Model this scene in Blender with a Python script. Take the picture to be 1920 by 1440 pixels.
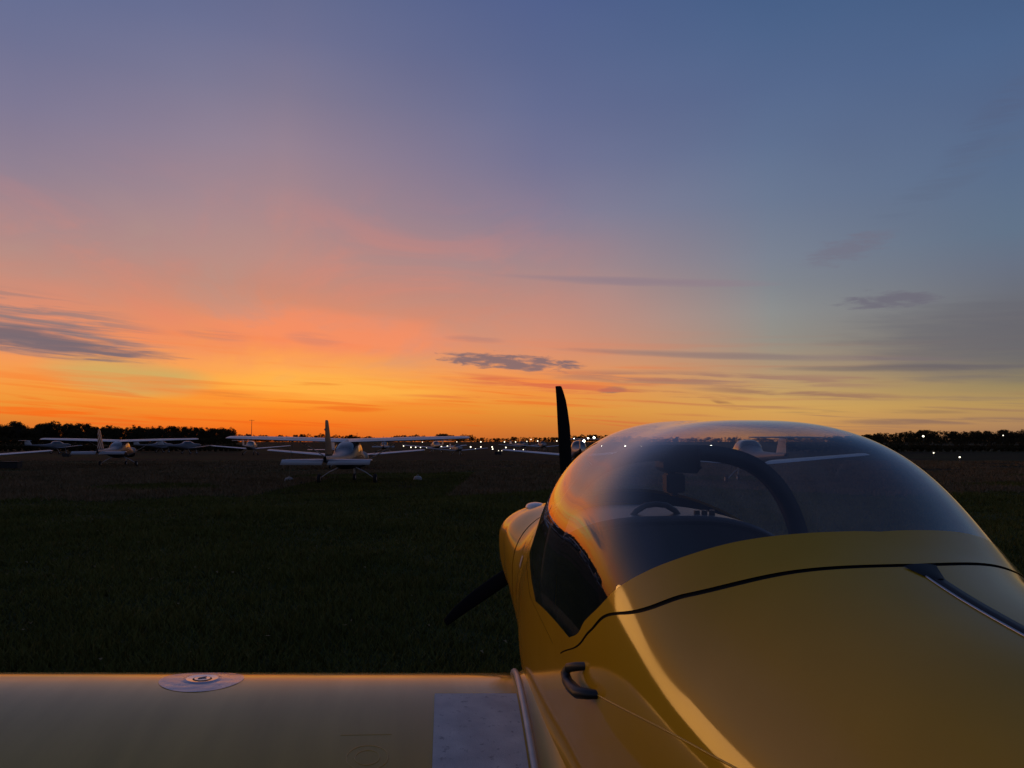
import bpy, bmesh, math, random
import numpy as np
from mathutils import Vector, Matrix

R = math.radians
random.seed(7)
rng = np.random.default_rng(11)
scene = bpy.context.scene
for o in list(bpy.data.objects):
    bpy.data.objects.remove(o, do_unlink=True)
COL = scene.collection

# ------------------------------------------------------------------ camera
FPX, HC, HOR = 1390.0, 1.85, 828.0          # focal length in photo pixels, eye height, horizon row
PITCH = math.atan((HOR - 720) / FPX)
cam_data = bpy.data.cameras.new('camera')
cam_data.sensor_width = 36
cam_data.lens = 36 * FPX / 1920
cam_data.clip_start = 0.05
cam_data.clip_end = 9000
cam = bpy.data.objects.new('camera', cam_data)
cam.location = (0, 0, HC)
cam.rotation_euler = (math.pi / 2 + PITCH, 0, 0)
COL.objects.link(cam)
scene.camera = cam

def pdir(px, py):
    x, u = (px - 960) / FPX, (720 - py) / FPX
    c, s = math.cos(PITCH), math.sin(PITCH)
    return Vector((x, c - u * s, s + u * c))

def azel(px, py):
    d = pdir(px, py).normalized()
    return math.degrees(math.atan2(d.x, d.y)), math.degrees(math.asin(d.z))

def at(px, dist, z=0.0):
    """ground point seen in column px at forward distance dist"""
    return Vector(((px - 960) / FPX * dist * 1.003, dist, z))

# ------------------------------------------------------------------ world / sky
GLOW_AZ = -17.5            # heart of the afterglow in view
SUN_AZ, SUN_EL = -58.5, 2.0   # the last light itself, left of the frame
world = bpy.data.worlds.new('World')
scene.world = world
world.use_nodes = True
world.cycles.sampling_method = 'MANUAL'
world.cycles.sample_map_resolution = 256
WT = world.node_tree
WT.nodes.clear()
L = WT.links.new

def wn(t, **k):
    n = WT.nodes.new(t)
    for a, b in k.items():
        setattr(n, a, b)
    return n

def setin(sock, v):
    if hasattr(v, 'is_output') or isinstance(v, bpy.types.NodeSocket):
        L(v, sock)
    else:
        sock.default_value = v

def MA(op, a, b=None, c=None, clamp=False):
    n = wn('ShaderNodeMath', operation=op, use_clamp=clamp)
    setin(n.inputs[0], a)
    if b is not None: setin(n.inputs[1], b)
    if c is not None: setin(n.inputs[2], c)
    return n.outputs[0]

def MR(v, a, b, c=0.0, d=1.0, smooth=True):
    n = wn('ShaderNodeMapRange', interpolation_type='SMOOTHSTEP' if smooth else 'LINEAR', clamp=True)
    setin(n.inputs[0], v)
    for i, q in enumerate((a, b, c, d)):
        n.inputs[i + 1].default_value = q
    return n.outputs[0]

def lin(c):
    f = lambda x: x / 12.92 if x <= .04045 else ((x + .055) / 1.055) ** 2.4
    return tuple(f(v / 255) for v in c) + (1.0,)

def MIX(fac, a, b, blend='MIX'):
    n = wn('ShaderNodeMix', data_type='RGBA', blend_type=blend)
    n.clamp_factor = True
    setin(n.inputs[0], fac)
    setin(n.inputs[6], a)
    setin(n.inputs[7], b)
    return n.outputs[2]

tc = wn('ShaderNodeTexCoord')
sep = wn('ShaderNodeSeparateXYZ')
L(tc.outputs['Generated'], sep.inputs[0])
DX, DY, DZ = sep.outputs
AZ = MA('MULTIPLY', MA('ARCTAN2', DX, DY), 57.29578)
EL = MA('MULTIPLY', MA('ARCSINE', DZ), 57.29578)

ELS = [0, 1.14, 2.4, 3.6, 5.3, 7.3, 9.4, 11.4, 13.4, 17.4, 21.2, 24.9, 28.5, 31.8, 45, 70]
SLICES = [
 (0,   [(220,100,30),(250,118,27),(253,142,38),(255,170,60),(255,176,82),(250,150,86),(228,144,106),(202,142,122),(190,144,134),(170,140,144),(153,135,150),(130,124,148),(111,114,147),(98,106,142),(74,86,122),(62,74,108)]),
 (20,  [(195,112,52),(214,130,54),(230,152,60),(240,152,66),(240,152,88),(222,146,112),(205,144,124),(188,142,132),(168,138,140),(136,128,150),(116,118,150),(102,111,148),(91,105,145),(82,98,142),(68,84,122),(60,73,108)]),
 (37,  [(190,125,75),(208,150,84),(213,165,90),(200,161,102),(176,150,120),(151,146,136),(144,146,145),(133,139,146),(126,135,150),(110,125,150),(97,115,147),(86,105,142),(76,99,138),(68,94,135),(60,80,118),(57,71,107)]),
 (52,  [(150,112,86),(176,136,94),(180,148,92),(150,134,98),(122,117,108),(112,110,112),(108,112,122),(104,114,132),(98,116,138),(90,110,140),(84,103,137),(76,100,138),(69,94,133),(62,88,130),(54,75,114),(54,69,105)]),
 (95,  [(104,92,92),(110,98,98),(108,100,102),(104,100,106),(98,99,110),(92,98,114),(88,98,118),(84,96,120),(80,94,122),(74,91,122),(70,88,122),(66,84,120),(62,81,118),(58,78,116),(54,70,106),(53,68,103)]),
 (180, [(72,72,88),(76,75,90),(80,76,92),(82,78,95),(82,80,98),(80,80,100),(77,79,102),(74,79,104),(71,78,105),(67,76,106),(63,74,106),(60,72,106),(57,70,105),(54,68,104),(52,64,98),(52,67,101)]),
]
elf = MA('DIVIDE', EL, 70.0, clamp=True)
DD = MA('ABSOLUTE', MA('SUBTRACT', AZ, GLOW_AZ))
DD = MA('MINIMUM', DD, MA('SUBTRACT', 360.0, DD))
# the glow reaches farther round to the left, where the sun went down, than to the right
LEFT = MR(MA('SUBTRACT', GLOW_AZ, AZ), 0.0, 6.0)
DL = MA('MAXIMUM', MA('MINIMUM', MA('MULTIPLY', DD, .9), MA('MULTIPLY_ADD', DD, .15, 12.5)), MA('SUBTRACT', DD, 34.0))
DD = MA('ADD', MA('MULTIPLY', DL, LEFT), MA('MULTIPLY', DD, MA('SUBTRACT', 1.0, LEFT)))
base = None
for i, (d, cols) in enumerate(SLICES):
    cr = wn('ShaderNodeValToRGB')
    cr.color_ramp.interpolation = 'LINEAR'
    e = cr.color_ramp.elements
    for k, (el_, c) in enumerate(zip(ELS, cols)):
        el = e[k] if k < 2 else e.new(el_ / 70)
        el.position = el_ / 70
        el.color = lin(c)
    L(elf, cr.inputs[0])
    if base is None:
        base = cr.outputs[0]
    else:
        base = MIX(MR(DD, SLICES[i - 1][0], d, smooth=False), base, cr.outputs[0])

def noise(u, v, w=0.0, scale=1.0, detail=5.0, rough=.55, dist=0.0):
    cx = wn('ShaderNodeCombineXYZ')
    setin(cx.inputs[0], u); setin(cx.inputs[1], v); setin(cx.inputs[2], w)
    n = wn('ShaderNodeTexNoise', noise_dimensions='3D')
    L(cx.outputs[0], n.inputs['Vector'])
    n.inputs['Scale'].default_value = scale
    n.inputs['Detail'].default_value = detail
    n.inputs['Roughness'].default_value = rough
    n.inputs['Distortion'].default_value = dist
    return n.outputs['Fac']

CN = {}
def shared(kind):
    if kind not in CN:
        fa, fe, det, w0 = {'fine': (.22, 2.9, 8.0, 4.2), 'long': (.13, 1.5, 6.0, 9.1), 'soft': (.05, .22, 3.0, 2.4), 'thread': (.15, 2.3, 7.0, 6.3), 'rag': (.55, 2.4, 9.0, 12.7)}[kind]
        CN[kind] = noise(MA('MULTIPLY', AZ, fa), MA('MULTIPLY', MA('ADD', EL, MA('MULTIPLY', AZ, .05)), fe), w0, 1.0, det, .58, .35)
    return CN[kind]

AEV = wn('ShaderNodeCombineXYZ')
L(AZ, AEV.inputs[0]); L(EL, AEV.inputs[1]); AEV.inputs[2].default_value = 1.0
def DOT(v):
    n = wn('ShaderNodeVectorMath', operation='DOT_PRODUCT')
    L(AEV.outputs[0], n.inputs[0]); n.inputs[1].default_value = v
    return n.outputs['Value']

def cloud(base, px, py, rx, ry, tilt, col, op, seed, amp=1.1, lo=.0, hi=.6, fu=2.0, fv=5.0, detail=6.0, wisp=None):
    a0, e0 = azel(px, py)
    k = math.degrees(1 / FPX) * math.cos(R(a0))
    rx, ry = rx * k * math.cos(R(a0)), ry * k
    c, s = math.cos(R(-tilt)), math.sin(R(-tilt))
    u = DOT((c / rx, s / rx, -(a0 * c + e0 * s) / rx))
    v = DOT((-s / ry, c / ry, (a0 * s - e0 * c) / ry))
    q = MA('MULTIPLY_ADD', v, v, MA('MULTIPLY', u, u))
    n = shared('soft' if detail <= 3 else 'rag' if detail == 9 else 'fine' if detail >= 7 else 'long')
    if detail == 6.0 or wisp:      # feathery: soft outline times stretched threads
        f = MA('MULTIPLY', MR(q, 1.25, .0, 0, op), MR(shared('thread'), .40, .60))
        return MIX(f, base, lin(col))
    m = MA('SUBTRACT', MA('MULTIPLY_ADD', n, amp * 4.4, 1.0 - amp * 2.2), q)
    return MIX(MR(m, lo, hi, 0, op), base, lin(col))

# broad soft unevenness
soft = noise(MA('MULTIPLY', AZ, .035), MA('MULTIPLY', EL, .06), 3.3, 1.0, 3.0, .5)
base = MIX(MR(soft, .3, .7, 0, .22), base, lin((150, 132, 140)), 'SOFT_LIGHT')
# pale clear window low on the left, right of it brighter gold
base = cloud(base, 240, 705, 190, 42, 4, (206, 170, 98), .95, 1.7, amp=.3, lo=-.1, hi=.8, fu=1.2, fv=1.5, detail=3)
base = cloud(base, 620, 728, 300, 32, 2, (255, 182, 74), .6, 2.9, amp=.3, lo=0, hi=.9, fu=1.2, fv=1.5, detail=3)
base = cloud(base, 640, 625, 300, 50, 3, (250, 142, 100), .55, 4.4, amp=.4, lo=0, hi=.9, fu=1.5, fv=2, detail=3)
pat = noise(MA('MULTIPLY', AZ, .075), MA('MULTIPLY', EL, .16), 14.2, 1.0, 5.0, .6, .6)
wnd = MA('MULTIPLY', MA('MULTIPLY', MR(EL, 3.5, 7.0), MR(EL, 21.0, 11.0)), MR(DD, 30, 8))
base = MIX(MA('MULTIPLY', MR(pat, .46, .66), MA('MULTIPLY', wnd, .3)), base, lin((236, 132, 104)))
base = MIX(MA('MULTIPLY', MR(pat, .5, .32), MA('MULTIPLY', wnd, .35)), base, lin((176, 148, 138)))
# stretched streaks near the horizon
tilted = MA('ADD', EL, MA('MULTIPLY', AZ, .035))
st1 = noise(MA('MULTIPLY', AZ, .055), MA('MULTIPLY', tilted, 1.25), 8.1, 1.0, 5.0, .55, .45)
m1 = MA('MULTIPLY', MR(st1, .5, .68), MR(EL, 1.0, 2.4))
m1 = MA('MULTIPLY', m1, MR(EL, 9.5, 4.0))
warm = MIX(MR(DD, 18, 50), lin((247, 112, 40)), lin((120, 100, 102)))
base = MIX(MA('MULTIPLY', m1, .42), base, warm)
st2 = noise(MA('MULTIPLY', AZ, .09), MA('MULTIPLY', MA('ADD', EL, MA('MULTIPLY', AZ, .06)), 2.6), 21.7, 1.0, 4.0, .5, .5)
m2 = MA('MULTIPLY', MA('MULTIPLY', MR(st2, .56, .70), MR(EL, .2, 1.2)), MR(EL, 5.5, 2.8))
base = MIX(MA('MULTIPLY', m2, .5), base, MIX(MR(DD, 15, 42), lin((240, 96, 24)), lin((150, 112, 92))))
# named clouds: px, py, half width, half height, tilt down to the right
base = cloud(base, 150, 773, 330, 17, 2, (248, 104, 22), .8, 5.5, amp=1.0, fu=1.4, fv=3.5)
base = cloud(base, 640, 768, 120, 9, -3, (240, 104, 30), .7, 5.9, amp=.9, fu=1.4, fv=2.0)
base = cloud(base, 570, 720, 80, 4, 0, (235, 126, 48), .7, 6.6, amp=.6, fu=1.4, fv=1.2)
base = cloud(base, 430, 740, 75, 5, 4, (228, 128, 52), .7, 6.9, amp=.6, fu=1.4, fv=1.2)
base = cloud(base, 40, 606, 330, 66, 7, (150, 122, 120), .95, 11.2)
base = cloud(base, 20, 622, 250, 40, 6, (134, 112, 116), .7, 11.2, amp=.7, lo=-.3, hi=1.3, detail=8)
base = cloud(base, 70, 641, 260, 24, 4, (114, 100, 110), .9, 12.9, amp=.75, lo=-.25, hi=1.1, fu=2.2, fv=4.2, detail=7)
base = cloud(base, 400, 627, 75, 12, 4, (196, 130, 108), .55, 14.1, amp=1.0, fu=2, fv=3.0)
base = cloud(base, 590, 636, 60, 14, 5, (205, 130, 108), .5, 15.3, amp=1.0, fu=2, fv=3.0)
base = cloud(base, 950, 678, 135, 16, 5, (128, 104, 108), .92, 16.9, amp=1.0, lo=-.1, hi=.9, detail=9)
base = cloud(base, 890, 636, 60, 8, 3, (184, 128, 116), .6, 17.5, amp=.9, fu=2, fv=2)
base = cloud(base, 1150, 731, 32, 7, -1, (150, 110, 98), .8, 18.1, amp=.5, lo=-.1, hi=.8, detail=9)
base = cloud(base, 1010, 722, 230, 13, 5.5, (212, 100, 72), .75, 19.4, amp=.8, fu=1.4, fv=2.2)
base = cloud(base, 900, 745, 170, 6, 1, (226, 112, 60), .6, 19.9, amp=.7, fu=1.4, fv=2.0)
base = cloud(base, 1190, 528, 265, 9, 3.6, (142, 124, 136), .7, 20.3, amp=.35, lo=-.2, hi=1.1, detail=5)
base = cloud(base, 1590, 466, 90, 26, -12, (114, 108, 124), .5, 22.2, amp=.9, lo=-.2, hi=1.2, detail=9)
base = cloud(base, 1660, 563, 110, 17, 2, (106, 102, 116), .75, 23.7, amp=.9, lo=-.2, hi=1.1, detail=9)
base = cloud(base, 1840, 640, 330, 88, 3, (98, 98, 108), .6, 24.6, amp=.4, lo=-.1, hi=1.1, detail=5)
base = cloud(base, 1400, 668, 420, 8, 3.6, (128, 112, 116), .6, 25.2, amp=.4, lo=-.2, hi=1.2, detail=5)
base = cloud(base, 1700, 690, 260, 8, 2, (98, 92, 100), .6, 25.9, amp=.4, lo=-.2, hi=1.2, detail=5)
base = cloud(base, 1330, 712, 380, 17, 2.6, (152, 112, 104), .7, 26.8, amp=.9, fu=1.3, fv=3.2)
base = cloud(base, 1500, 738, 230, 9, 4, (148, 108, 94), .75, 27.5, amp=.8, fu=1.3, fv=2.2)
base = cloud(base, 1290, 741, 150, 7, 5, (176, 112, 84), .7, 28.1, amp=.8, fu=1.3, fv=2.2)
base = cloud(base, 1356, 755, 26, 5, 14, (150, 100, 76), .8, 28.9, amp=.4, fu=1.3, fv=1.2)
base = cloud(base, 1760, 790, 240, 8, 0, (128, 100, 92), .7, 29.6, amp=.8, fu=1.3, fv=2.2)
base = cloud(base, 1640, 772, 260, 5, 1, (150, 118, 88), .6, 30.3, amp=.7, fu=1.3, fv=2.0)
base = cloud(base, 1870, 215, 160, 34, -38, (84, 92, 120), .28, 31.4, amp=.7, lo=0, hi=.9, fu=1.3, fv=2.2)
base = cloud(base, 1790, 330, 200, 30, -24, (90, 100, 124), .25, 32.4, amp=.7, lo=0, hi=.9, fu=1.3, fv=2.2)

sky = wn('ShaderNodeTexSky', sky_type='NISHITA')
sky.sun_disc = False
sky.sun_elevation = R(SUN_EL)
sky.sun_rotation = R(SUN_AZ)
sky.altitude = 40
sky.air_density = 1.0
sky.dust_density = 2.0
bg1 = wn('ShaderNodeBackground')
L(base, bg1.inputs[0]); bg1.inputs[1].default_value = 1.0
bg2 = wn('ShaderNodeBackground')
L(sky.outputs[0], bg2.inputs[0]); bg2.inputs[1].default_value = 0.004
add = wn('ShaderNodeAddShader')
L(bg1.outputs[0], add.inputs[0]); L(bg2.outputs[0], add.inputs[1])
wo = wn('ShaderNodeOutputWorld')
L(add.outputs[0], wo.inputs[0])

# ------------------------------------------------------------------ sun (just set behind the wood)
sun = bpy.data.lights.new('sun', 'SUN')
sun.energy = 0.19
sun.angle = R(13)
sun.color = (1.0, .49, .13)
so = bpy.data.objects.new('sun', sun)
sd = Vector((math.sin(R(SUN_AZ)) * math.cos(R(SUN_EL)), math.cos(R(SUN_AZ)) * math.cos(R(SUN_EL)), math.sin(R(SUN_EL))))
so.rotation_euler = (-sd).to_track_quat('-Z', 'Y').to_euler()
so.location = sd * 100 + Vector((0, 0, 50))
COL.objects.link(so)

scene.view_settings.view_transform = 'Standard'
scene.view_settings.look = 'None'
scene.view_settings.exposure = 0
scene.view_settings.gamma = 1
scene.view_settings.use_curve_mapping = False
scene.render.engine = 'CYCLES'
scene.cycles.max_bounces = 6
scene.cycles.diffuse_bounces = 2
scene.cycles.glossy_bounces = 3
scene.cycles.transparent_max_bounces = 16
scene.cycles.sample_clamp_indirect = 4

# ------------------------------------------------------------------ materials
MATS = {}
def mat(name):
    m = bpy.data.materials.new(name)
    m.use_nodes = True
    m.node_tree.nodes.clear()
    MATS[name] = m
    return m, m.node_tree.nodes, m.node_tree.links.new

def principled(name, col, rough=.5, metal=0.0, coat=0.0, coat_rough=.04, spec=.5,
               var=0.0, vscale=6.0, rvar=0.0, bump=0.0, bscale=60.0, col2=None, emis=None, estr=0.0, coord='Object', stretch=(1, 1, 1)):
    m, N, K = mat(name)
    p = N.new('ShaderNodeBsdfPrincipled'); o = N.new('ShaderNodeOutputMaterial')
    K(p.outputs[0], o.inputs[0])
    p.inputs['Base Color'].default_value = tuple(col) + (1,)
    p.inputs['Roughness'].default_value = rough
    p.inputs['Metallic'].default_value = metal
    p.inputs['Coat Weight'].default_value = coat
    p.inputs['Coat Roughness'].default_value = coat_rough
    p.inputs['Specular IOR Level'].default_value = spec
    if name.startswith('yellow'): p.inputs['Coat IOR'].default_value = 1.5
    if emis:
        p.inputs['Emission Color'].default_value = tuple(emis) + (1,)
        p.inputs['Emission Strength'].default_value = estr
    if var or rvar or bump or col2:
        t = N.new('ShaderNodeTexCoord'); mp = N.new('ShaderNodeMapping')
        mp.inputs['Scale'].default_value = stretch
        K(t.outputs[coord], mp.inputs[0])
        n = N.new('ShaderNodeTexNoise'); n.inputs['Scale'].default_value = vscale; n.inputs['Detail'].default_value = 6
        K(mp.outputs[0], n.inputs['Vector'])
        if var or col2:
            r = N.new('ShaderNodeMapRange'); r.inputs[1].default_value = .3; r.inputs[2].default_value = .7
            K(n.outputs['Fac'], r.inputs[0])
            mx = N.new('ShaderNodeMix'); mx.data_type = 'RGBA'
            c2 = col2 or tuple(c * (1 - var) for c in col)
            mx.inputs[6].default_value = tuple(col) + (1,); mx.inputs[7].default_value = tuple(c2) + (1,)
            K(r.outputs[0], mx.inputs[0]); K(mx.outputs[2], p.inputs['Base Color'])
        if rvar:
            r = N.new('ShaderNodeMapRange'); r.inputs[1].default_value = .35; r.inputs[2].default_value = .7
            r.inputs[3].default_value = rough; r.inputs[4].default_value = rough + rvar
            K(n.outputs['Fac'], r.inputs[0]); K(r.outputs[0], p.inputs['Roughness'])
            if coat:       # dew and handling marks dull the gloss unevenly
                r2 = N.new('ShaderNodeMapRange'); r2.inputs[1].default_value = .35; r2.inputs[2].default_value = .72
                r2.inputs[3].default_value = coat_rough; r2.inputs[4].default_value = coat_rough + rvar
                K(n.outputs['Fac'], r2.inputs[0]); K(r2.outputs[0], p.inputs['Coat Roughness'])
        if bump:
            n2 = N.new('ShaderNodeTexNoise'); n2.inputs['Scale'].default_value = bscale; n2.inputs['Detail'].default_value = 4
            K(mp.outputs[0], n2.inputs['Vector'])
            b = N.new('ShaderNodeBump'); b.inputs['Strength'].default_value = bump; b.inputs['Distance'].default_value = .01
            K(n2.outputs['Fac'], b.inputs['Height']); K(b.outputs[0], p.inputs['Normal'])
            if coat: K(b.outputs[0], p.inputs['Coat Normal'])
    return m

def glass(name, tint, haze=.05, gain=1.8, rough=.018):
    """thin clear sheet: Schlick reflection of both faces over a tinted see-through body, a film of dew"""
    m, N, K = mat(name)
    g = N.new('ShaderNodeNewGeometry')
    d = N.new('ShaderNodeVectorMath'); d.operation = 'DOT_PRODUCT'
    K(g.outputs['Normal'], d.inputs[0]); K(g.outputs['Incoming'], d.inputs[1])
    def ma(op, a, b):
        n = N.new('ShaderNodeMath'); n.operation = op; n.use_clamp = True
        for i, q in enumerate((a, b)):
            if isinstance(q, bpy.types.NodeSocket): K(q, n.inputs[i])
            elif q is not None: n.inputs[i].default_value = q
        return n.outputs[0]
    c = ma('ABSOLUTE', d.outputs['Value'], None)
    def N_add1(q):        # both faces of the sheet: 2R / (1 + R)
        n = N.new('ShaderNodeMath'); n.operation = 'ADD'; K(q, n.inputs[0]); n.inputs[1].default_value = 1.0
        return n.outputs[0]
    f = ma('POWER', ma('SUBTRACT', 1.0, c), 5.0)
    f = ma('ADD', ma('MULTIPLY', f, .96), .04)
    f2 = N.new('ShaderNodeMath'); f2.operation = 'MULTIPLY'; f2.inputs[1].default_value = 2.0; K(f, f2.inputs[0])
    f = ma('DIVIDE', f2.outputs[0], N_add1(f))
    tr = N.new('ShaderNodeBsdfTransparent'); tr.inputs[0].default_value = tuple(tint) + (1,)
    gl = N.new('ShaderNodeBsdfGlossy'); gl.inputs['Roughness'].default_value = rough
    gl.inputs[0].default_value = (1, 1, 1, 1)
    df = N.new('ShaderNodeBsdfDiffuse'); df.inputs[0].default_value = (.75, .77, .8, 1)
    t = N.new('ShaderNodeTexCoord')
    n = N.new('ShaderNodeTexNoise'); n.inputs['Scale'].default_value = 7; n.inputs['Detail'].default_value = 5
    K(t.outputs['Object'], n.inputs['Vector'])
    r = N.new('ShaderNodeMapRange'); r.inputs[1].default_value = .35; r.inputs[2].default_value = .7
    r.inputs[3].default_value = haze * .6; r.inputs[4].default_value = haze * 1.3
    K(n.outputs['Fac'], r.inputs[0])
    sp_ = N.new('ShaderNodeSeparateXYZ'); K(t.outputs['Object'], sp_.inputs[0])
    fw = N.new('ShaderNodeMapRange'); fw.inputs[1].default_value = -2.35; fw.inputs[2].default_value = -1.75
    fw.inputs[3].default_value = .25; fw.inputs[4].default_value = 1.15; K(sp_.outputs[1], fw.inputs[0])
    rm = N.new('ShaderNodeMath'); rm.operation = 'MULTIPLY'; K(r.outputs[0], rm.inputs[0]); K(fw.outputs[0], rm.inputs[1])
    tl = N.new('ShaderNodeBsdfTranslucent'); tl.inputs[0].default_value = (.8, .82, .85, 1)
    dt = N.new('ShaderNodeMixShader'); dt.inputs[0].default_value = .6; K(df.outputs[0], dt.inputs[1]); K(tl.outputs[0], dt.inputs[2])
    m1 = N.new('ShaderNodeMixShader'); K(rm.outputs[0], m1.inputs[0]); K(tr.outputs[0], m1.inputs[1]); K(dt.outputs[0], m1.inputs[2])
    m2 = N.new('ShaderNodeMixShader'); K(f, m2.inputs[0]); K(m1.outputs[0], m2.inputs[1]); K(gl.outputs[0], m2.inputs[2])
    o = N.new('ShaderNodeOutputMaterial'); K(m2.outputs[0], o.inputs[0])
    return m

YEL = (.70, .375, .006)
principled('yellow_paint', YEL, .5, spec=.1, coat=.9, coat_rough=.045, var=.12, vscale=3, rvar=.1)
principled('yellow_wing', YEL, .5, spec=.3, coat=1, coat_rough=.025, var=.22, vscale=1.6, rvar=.14, bump=.035, bscale=120, stretch=(5, .7, 1))
principled('white_paint', (.74, .74, .74), .32, coat=.6, coat_rough=.08, var=.12, vscale=2)
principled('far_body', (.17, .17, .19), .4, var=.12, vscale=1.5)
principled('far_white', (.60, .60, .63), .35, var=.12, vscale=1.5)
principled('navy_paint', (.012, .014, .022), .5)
principled('dark_fin', (.03, .027, .028), .5)
principled('belly_grey', (.16, .17, .2), .45)
principled('black_rubber', (.018, .018, .02), .8, bump=.1)
principled('black_plastic', (.016, .017, .02), .45)
principled('matt_black', (.010, .011, .013), .62)
principled('prop_black', (.006, .006, .007), .7, spec=.2)
principled('glare_black', (.022, .022, .025), .38, bump=.05, bscale=300)
principled('liner', (.014, .016, .02), .85)
principled('seal', (.006, .006, .006), .8)
principled('alu_plate', (.42, .45, .54), .25, metal=.3, coat=.4, bump=.14, bscale=34, rvar=.15, vscale=20)
principled('alu', (.72, .73, .76), .26, metal=1)
principled('steel', (.5, .5, .52), .3, metal=1)
principled('white_seal', (.62, .61, .60), .45, coat=.3, var=.25, vscale=14)
principled('walkway', (.80, .77, .72), .8, col2=(.58, .56, .54), vscale=11, bump=.3, bscale=240)
principled('dark_window', (.012, .014, .018), .05, coat=.6)
principled('far_glass', (.05, .055, .065), .06, spec=.8, coat=.6)
principled('concrete', (.5, .49, .47), .9, var=.3, vscale=8, bump=.3)
principled('rope', (.3, .27, .2), .9)
principled('dark_box', (.025, .026, .028), .6, var=.3)
principled('mast_grey', (.12, .12, .12), .6)
principled('bark', (.05, .04, .032), .95)
principled('leaf_dark', (.06, .05, .024), .9, col2=(.085, .06, .024), vscale=.25, spec=.1)
principled('leaf_far', (.03, .03, .018), .95, spec=.05)
principled('lamp', (1, .98, .9), .4, emis=(1, .90, .68), estr=3.0)
principled('lamp_bright', (1, .98, .9), .4, emis=(1, .95, .78), estr=9.0)
principled('lamp_dim', (1, .98, .9), .4, emis=(1, .94, .78), estr=2.2)
principled('dry_leaf', (.2, .14, .05), .8)
m = MATS['walkway']; N = m.node_tree.nodes; K = m.node_tree.links.new
p = next(q for q in N if q.type == 'BSDF_PRINCIPLED'); src = p.inputs['Base Color'].links[0].from_socket
t = N.new('ShaderNodeTexCoord'); n = N.new('ShaderNodeTexNoise'); n.inputs['Scale'].default_value = 42; n.inputs['Detail'].default_value = 5; n.inputs['Roughness'].default_value = .65
K(t.outputs['Object'], n.inputs['Vector'])
r = N.new('ShaderNodeMapRange'); r.inputs[1].default_value = .60; r.inputs[2].default_value = .68; r.inputs[4].default_value = .7; K(n.outputs['Fac'], r.inputs[0])
x = N.new('ShaderNodeMix'); x.data_type = 'RGBA'; K(r.outputs[0], x.inputs[0]); K(src, x.inputs[6]); x.inputs[7].default_value = (.30, .28, .27, 1)
K(x.outputs[2], p.inputs['Base Color'])
CANOPY = glass('canopy_plexi', (.93, .94, .95), haze=.095)

# striped dark fin of the left high-wing aircraft
m, N, K = mat('fin_stripes')
p = N.new('ShaderNodeBsdfPrincipled'); o = N.new('ShaderNodeOutputMaterial'); K(p.outputs[0], o.inputs[0])
t = N.new('ShaderNodeTexCoord'); mp = N.new('ShaderNodeMapping'); mp.inputs['Rotation'].default_value = (R(35), 0, 0)
w = N.new('ShaderNodeTexWave'); w.bands_direction = 'Y'; w.inputs['Scale'].default_value = 1.1; w.inputs['Distortion'].default_value = .6
K(t.outputs['Object'], mp.inputs[0]); K(mp.outputs[0], w.inputs['Vector'])
cr = N.new('ShaderNodeValToRGB'); cr.color_ramp.elements[0].position = .74; cr.color_ramp.elements[1].position = .8
cr.color_ramp.elements[0].color = (.02, .022, .04, 1); cr.color_ramp.elements[1].color = (.6, .58, .58, 1)
K(w.outputs['Fac'], cr.inputs[0]); K(cr.outputs[0], p.inputs['Base Color']); p.inputs['Roughness'].default_value = .4

# ground: mown turf with browner rough beyond
m, N, K = mat('turf')
p = N.new('ShaderNodeBsdfPrincipled'); o = N.new('ShaderNodeOutputMaterial'); K(p.outputs[0], o.inputs[0])
p.inputs['Roughness'].default_value = 1; p.inputs['Specular IOR Level'].default_value = .05
t = N.new('ShaderNodeTexCoord')
def gnoise(scale, detail, stretch=(1, 1, 1)):
    mp = N.new('ShaderNodeMapping'); mp.inputs['Scale'].default_value = stretch
    K(t.outputs['Object'], mp.inputs[0])
    n = N.new('ShaderNodeTexNoise'); n.inputs['Scale'].default_value = scale; n.inputs['Detail'].default_value = detail
    K(mp.outputs[0], n.inputs['Vector']); return n.outputs['Fac']
def gramp(f, a, b):
    r = N.new('ShaderNodeMapRange'); r.inputs[1].default_value = a; r.inputs[2].default_value = b; K(f, r.inputs[0]); return r.outputs[0]
def gmix(f, a, b):
    x = N.new('ShaderNodeMix'); x.data_type = 'RGBA'
    if isinstance(f, float): x.inputs[0].default_value = f
    else: K(f, x.inputs[0])
    for i, q in ((6, a), (7, b)):
        if isinstance(q, tuple): x.inputs[i].default_value = q + (1,)
        else: K(q, x.inputs[i])
    return x.outputs[2]
near = gmix(gramp(gnoise(.9, 6), .35, .68), (.03, .04, .013), (.052, .06, .02))
rough_ = gmix(gramp(gnoise(.5, 6, (.25, 1, 1)), .35, .65), (.040, .027, .014), (.028, .024, .012))
sx = N.new('ShaderNodeSeparateXYZ'); K(t.outputs['Object'], sx.inputs[0])
far = gramp(sx.outputs[1], 23, 30)
strip = gramp(gnoise(.12, 3, (.12, 1, 1)), .36, .5)
mm = N.new('ShaderNodeMath'); mm.operation = 'MULTIPLY'; K(far, mm.inputs[0]); K(strip, mm.inputs[1])
K(gmix(mm.outputs[0], near, rough_), p.inputs['Base Color'])
b = N.new('ShaderNodeBump'); b.inputs['Strength'].default_value = .8; b.inputs['Distance'].default_value = .05
K(gnoise(9, 8), b.inputs['Height']); K(b.outputs[0], p.inputs['Normal'])
principled('grass_blades', (.085, .088, .014), .8, col2=(.15, .135, .026), vscale=.3, spec=.15)
principled('rough_grass', (.26, .16, .08), .85, col2=(.15, .11, .052), vscale=.7, spec=.1)

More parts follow.
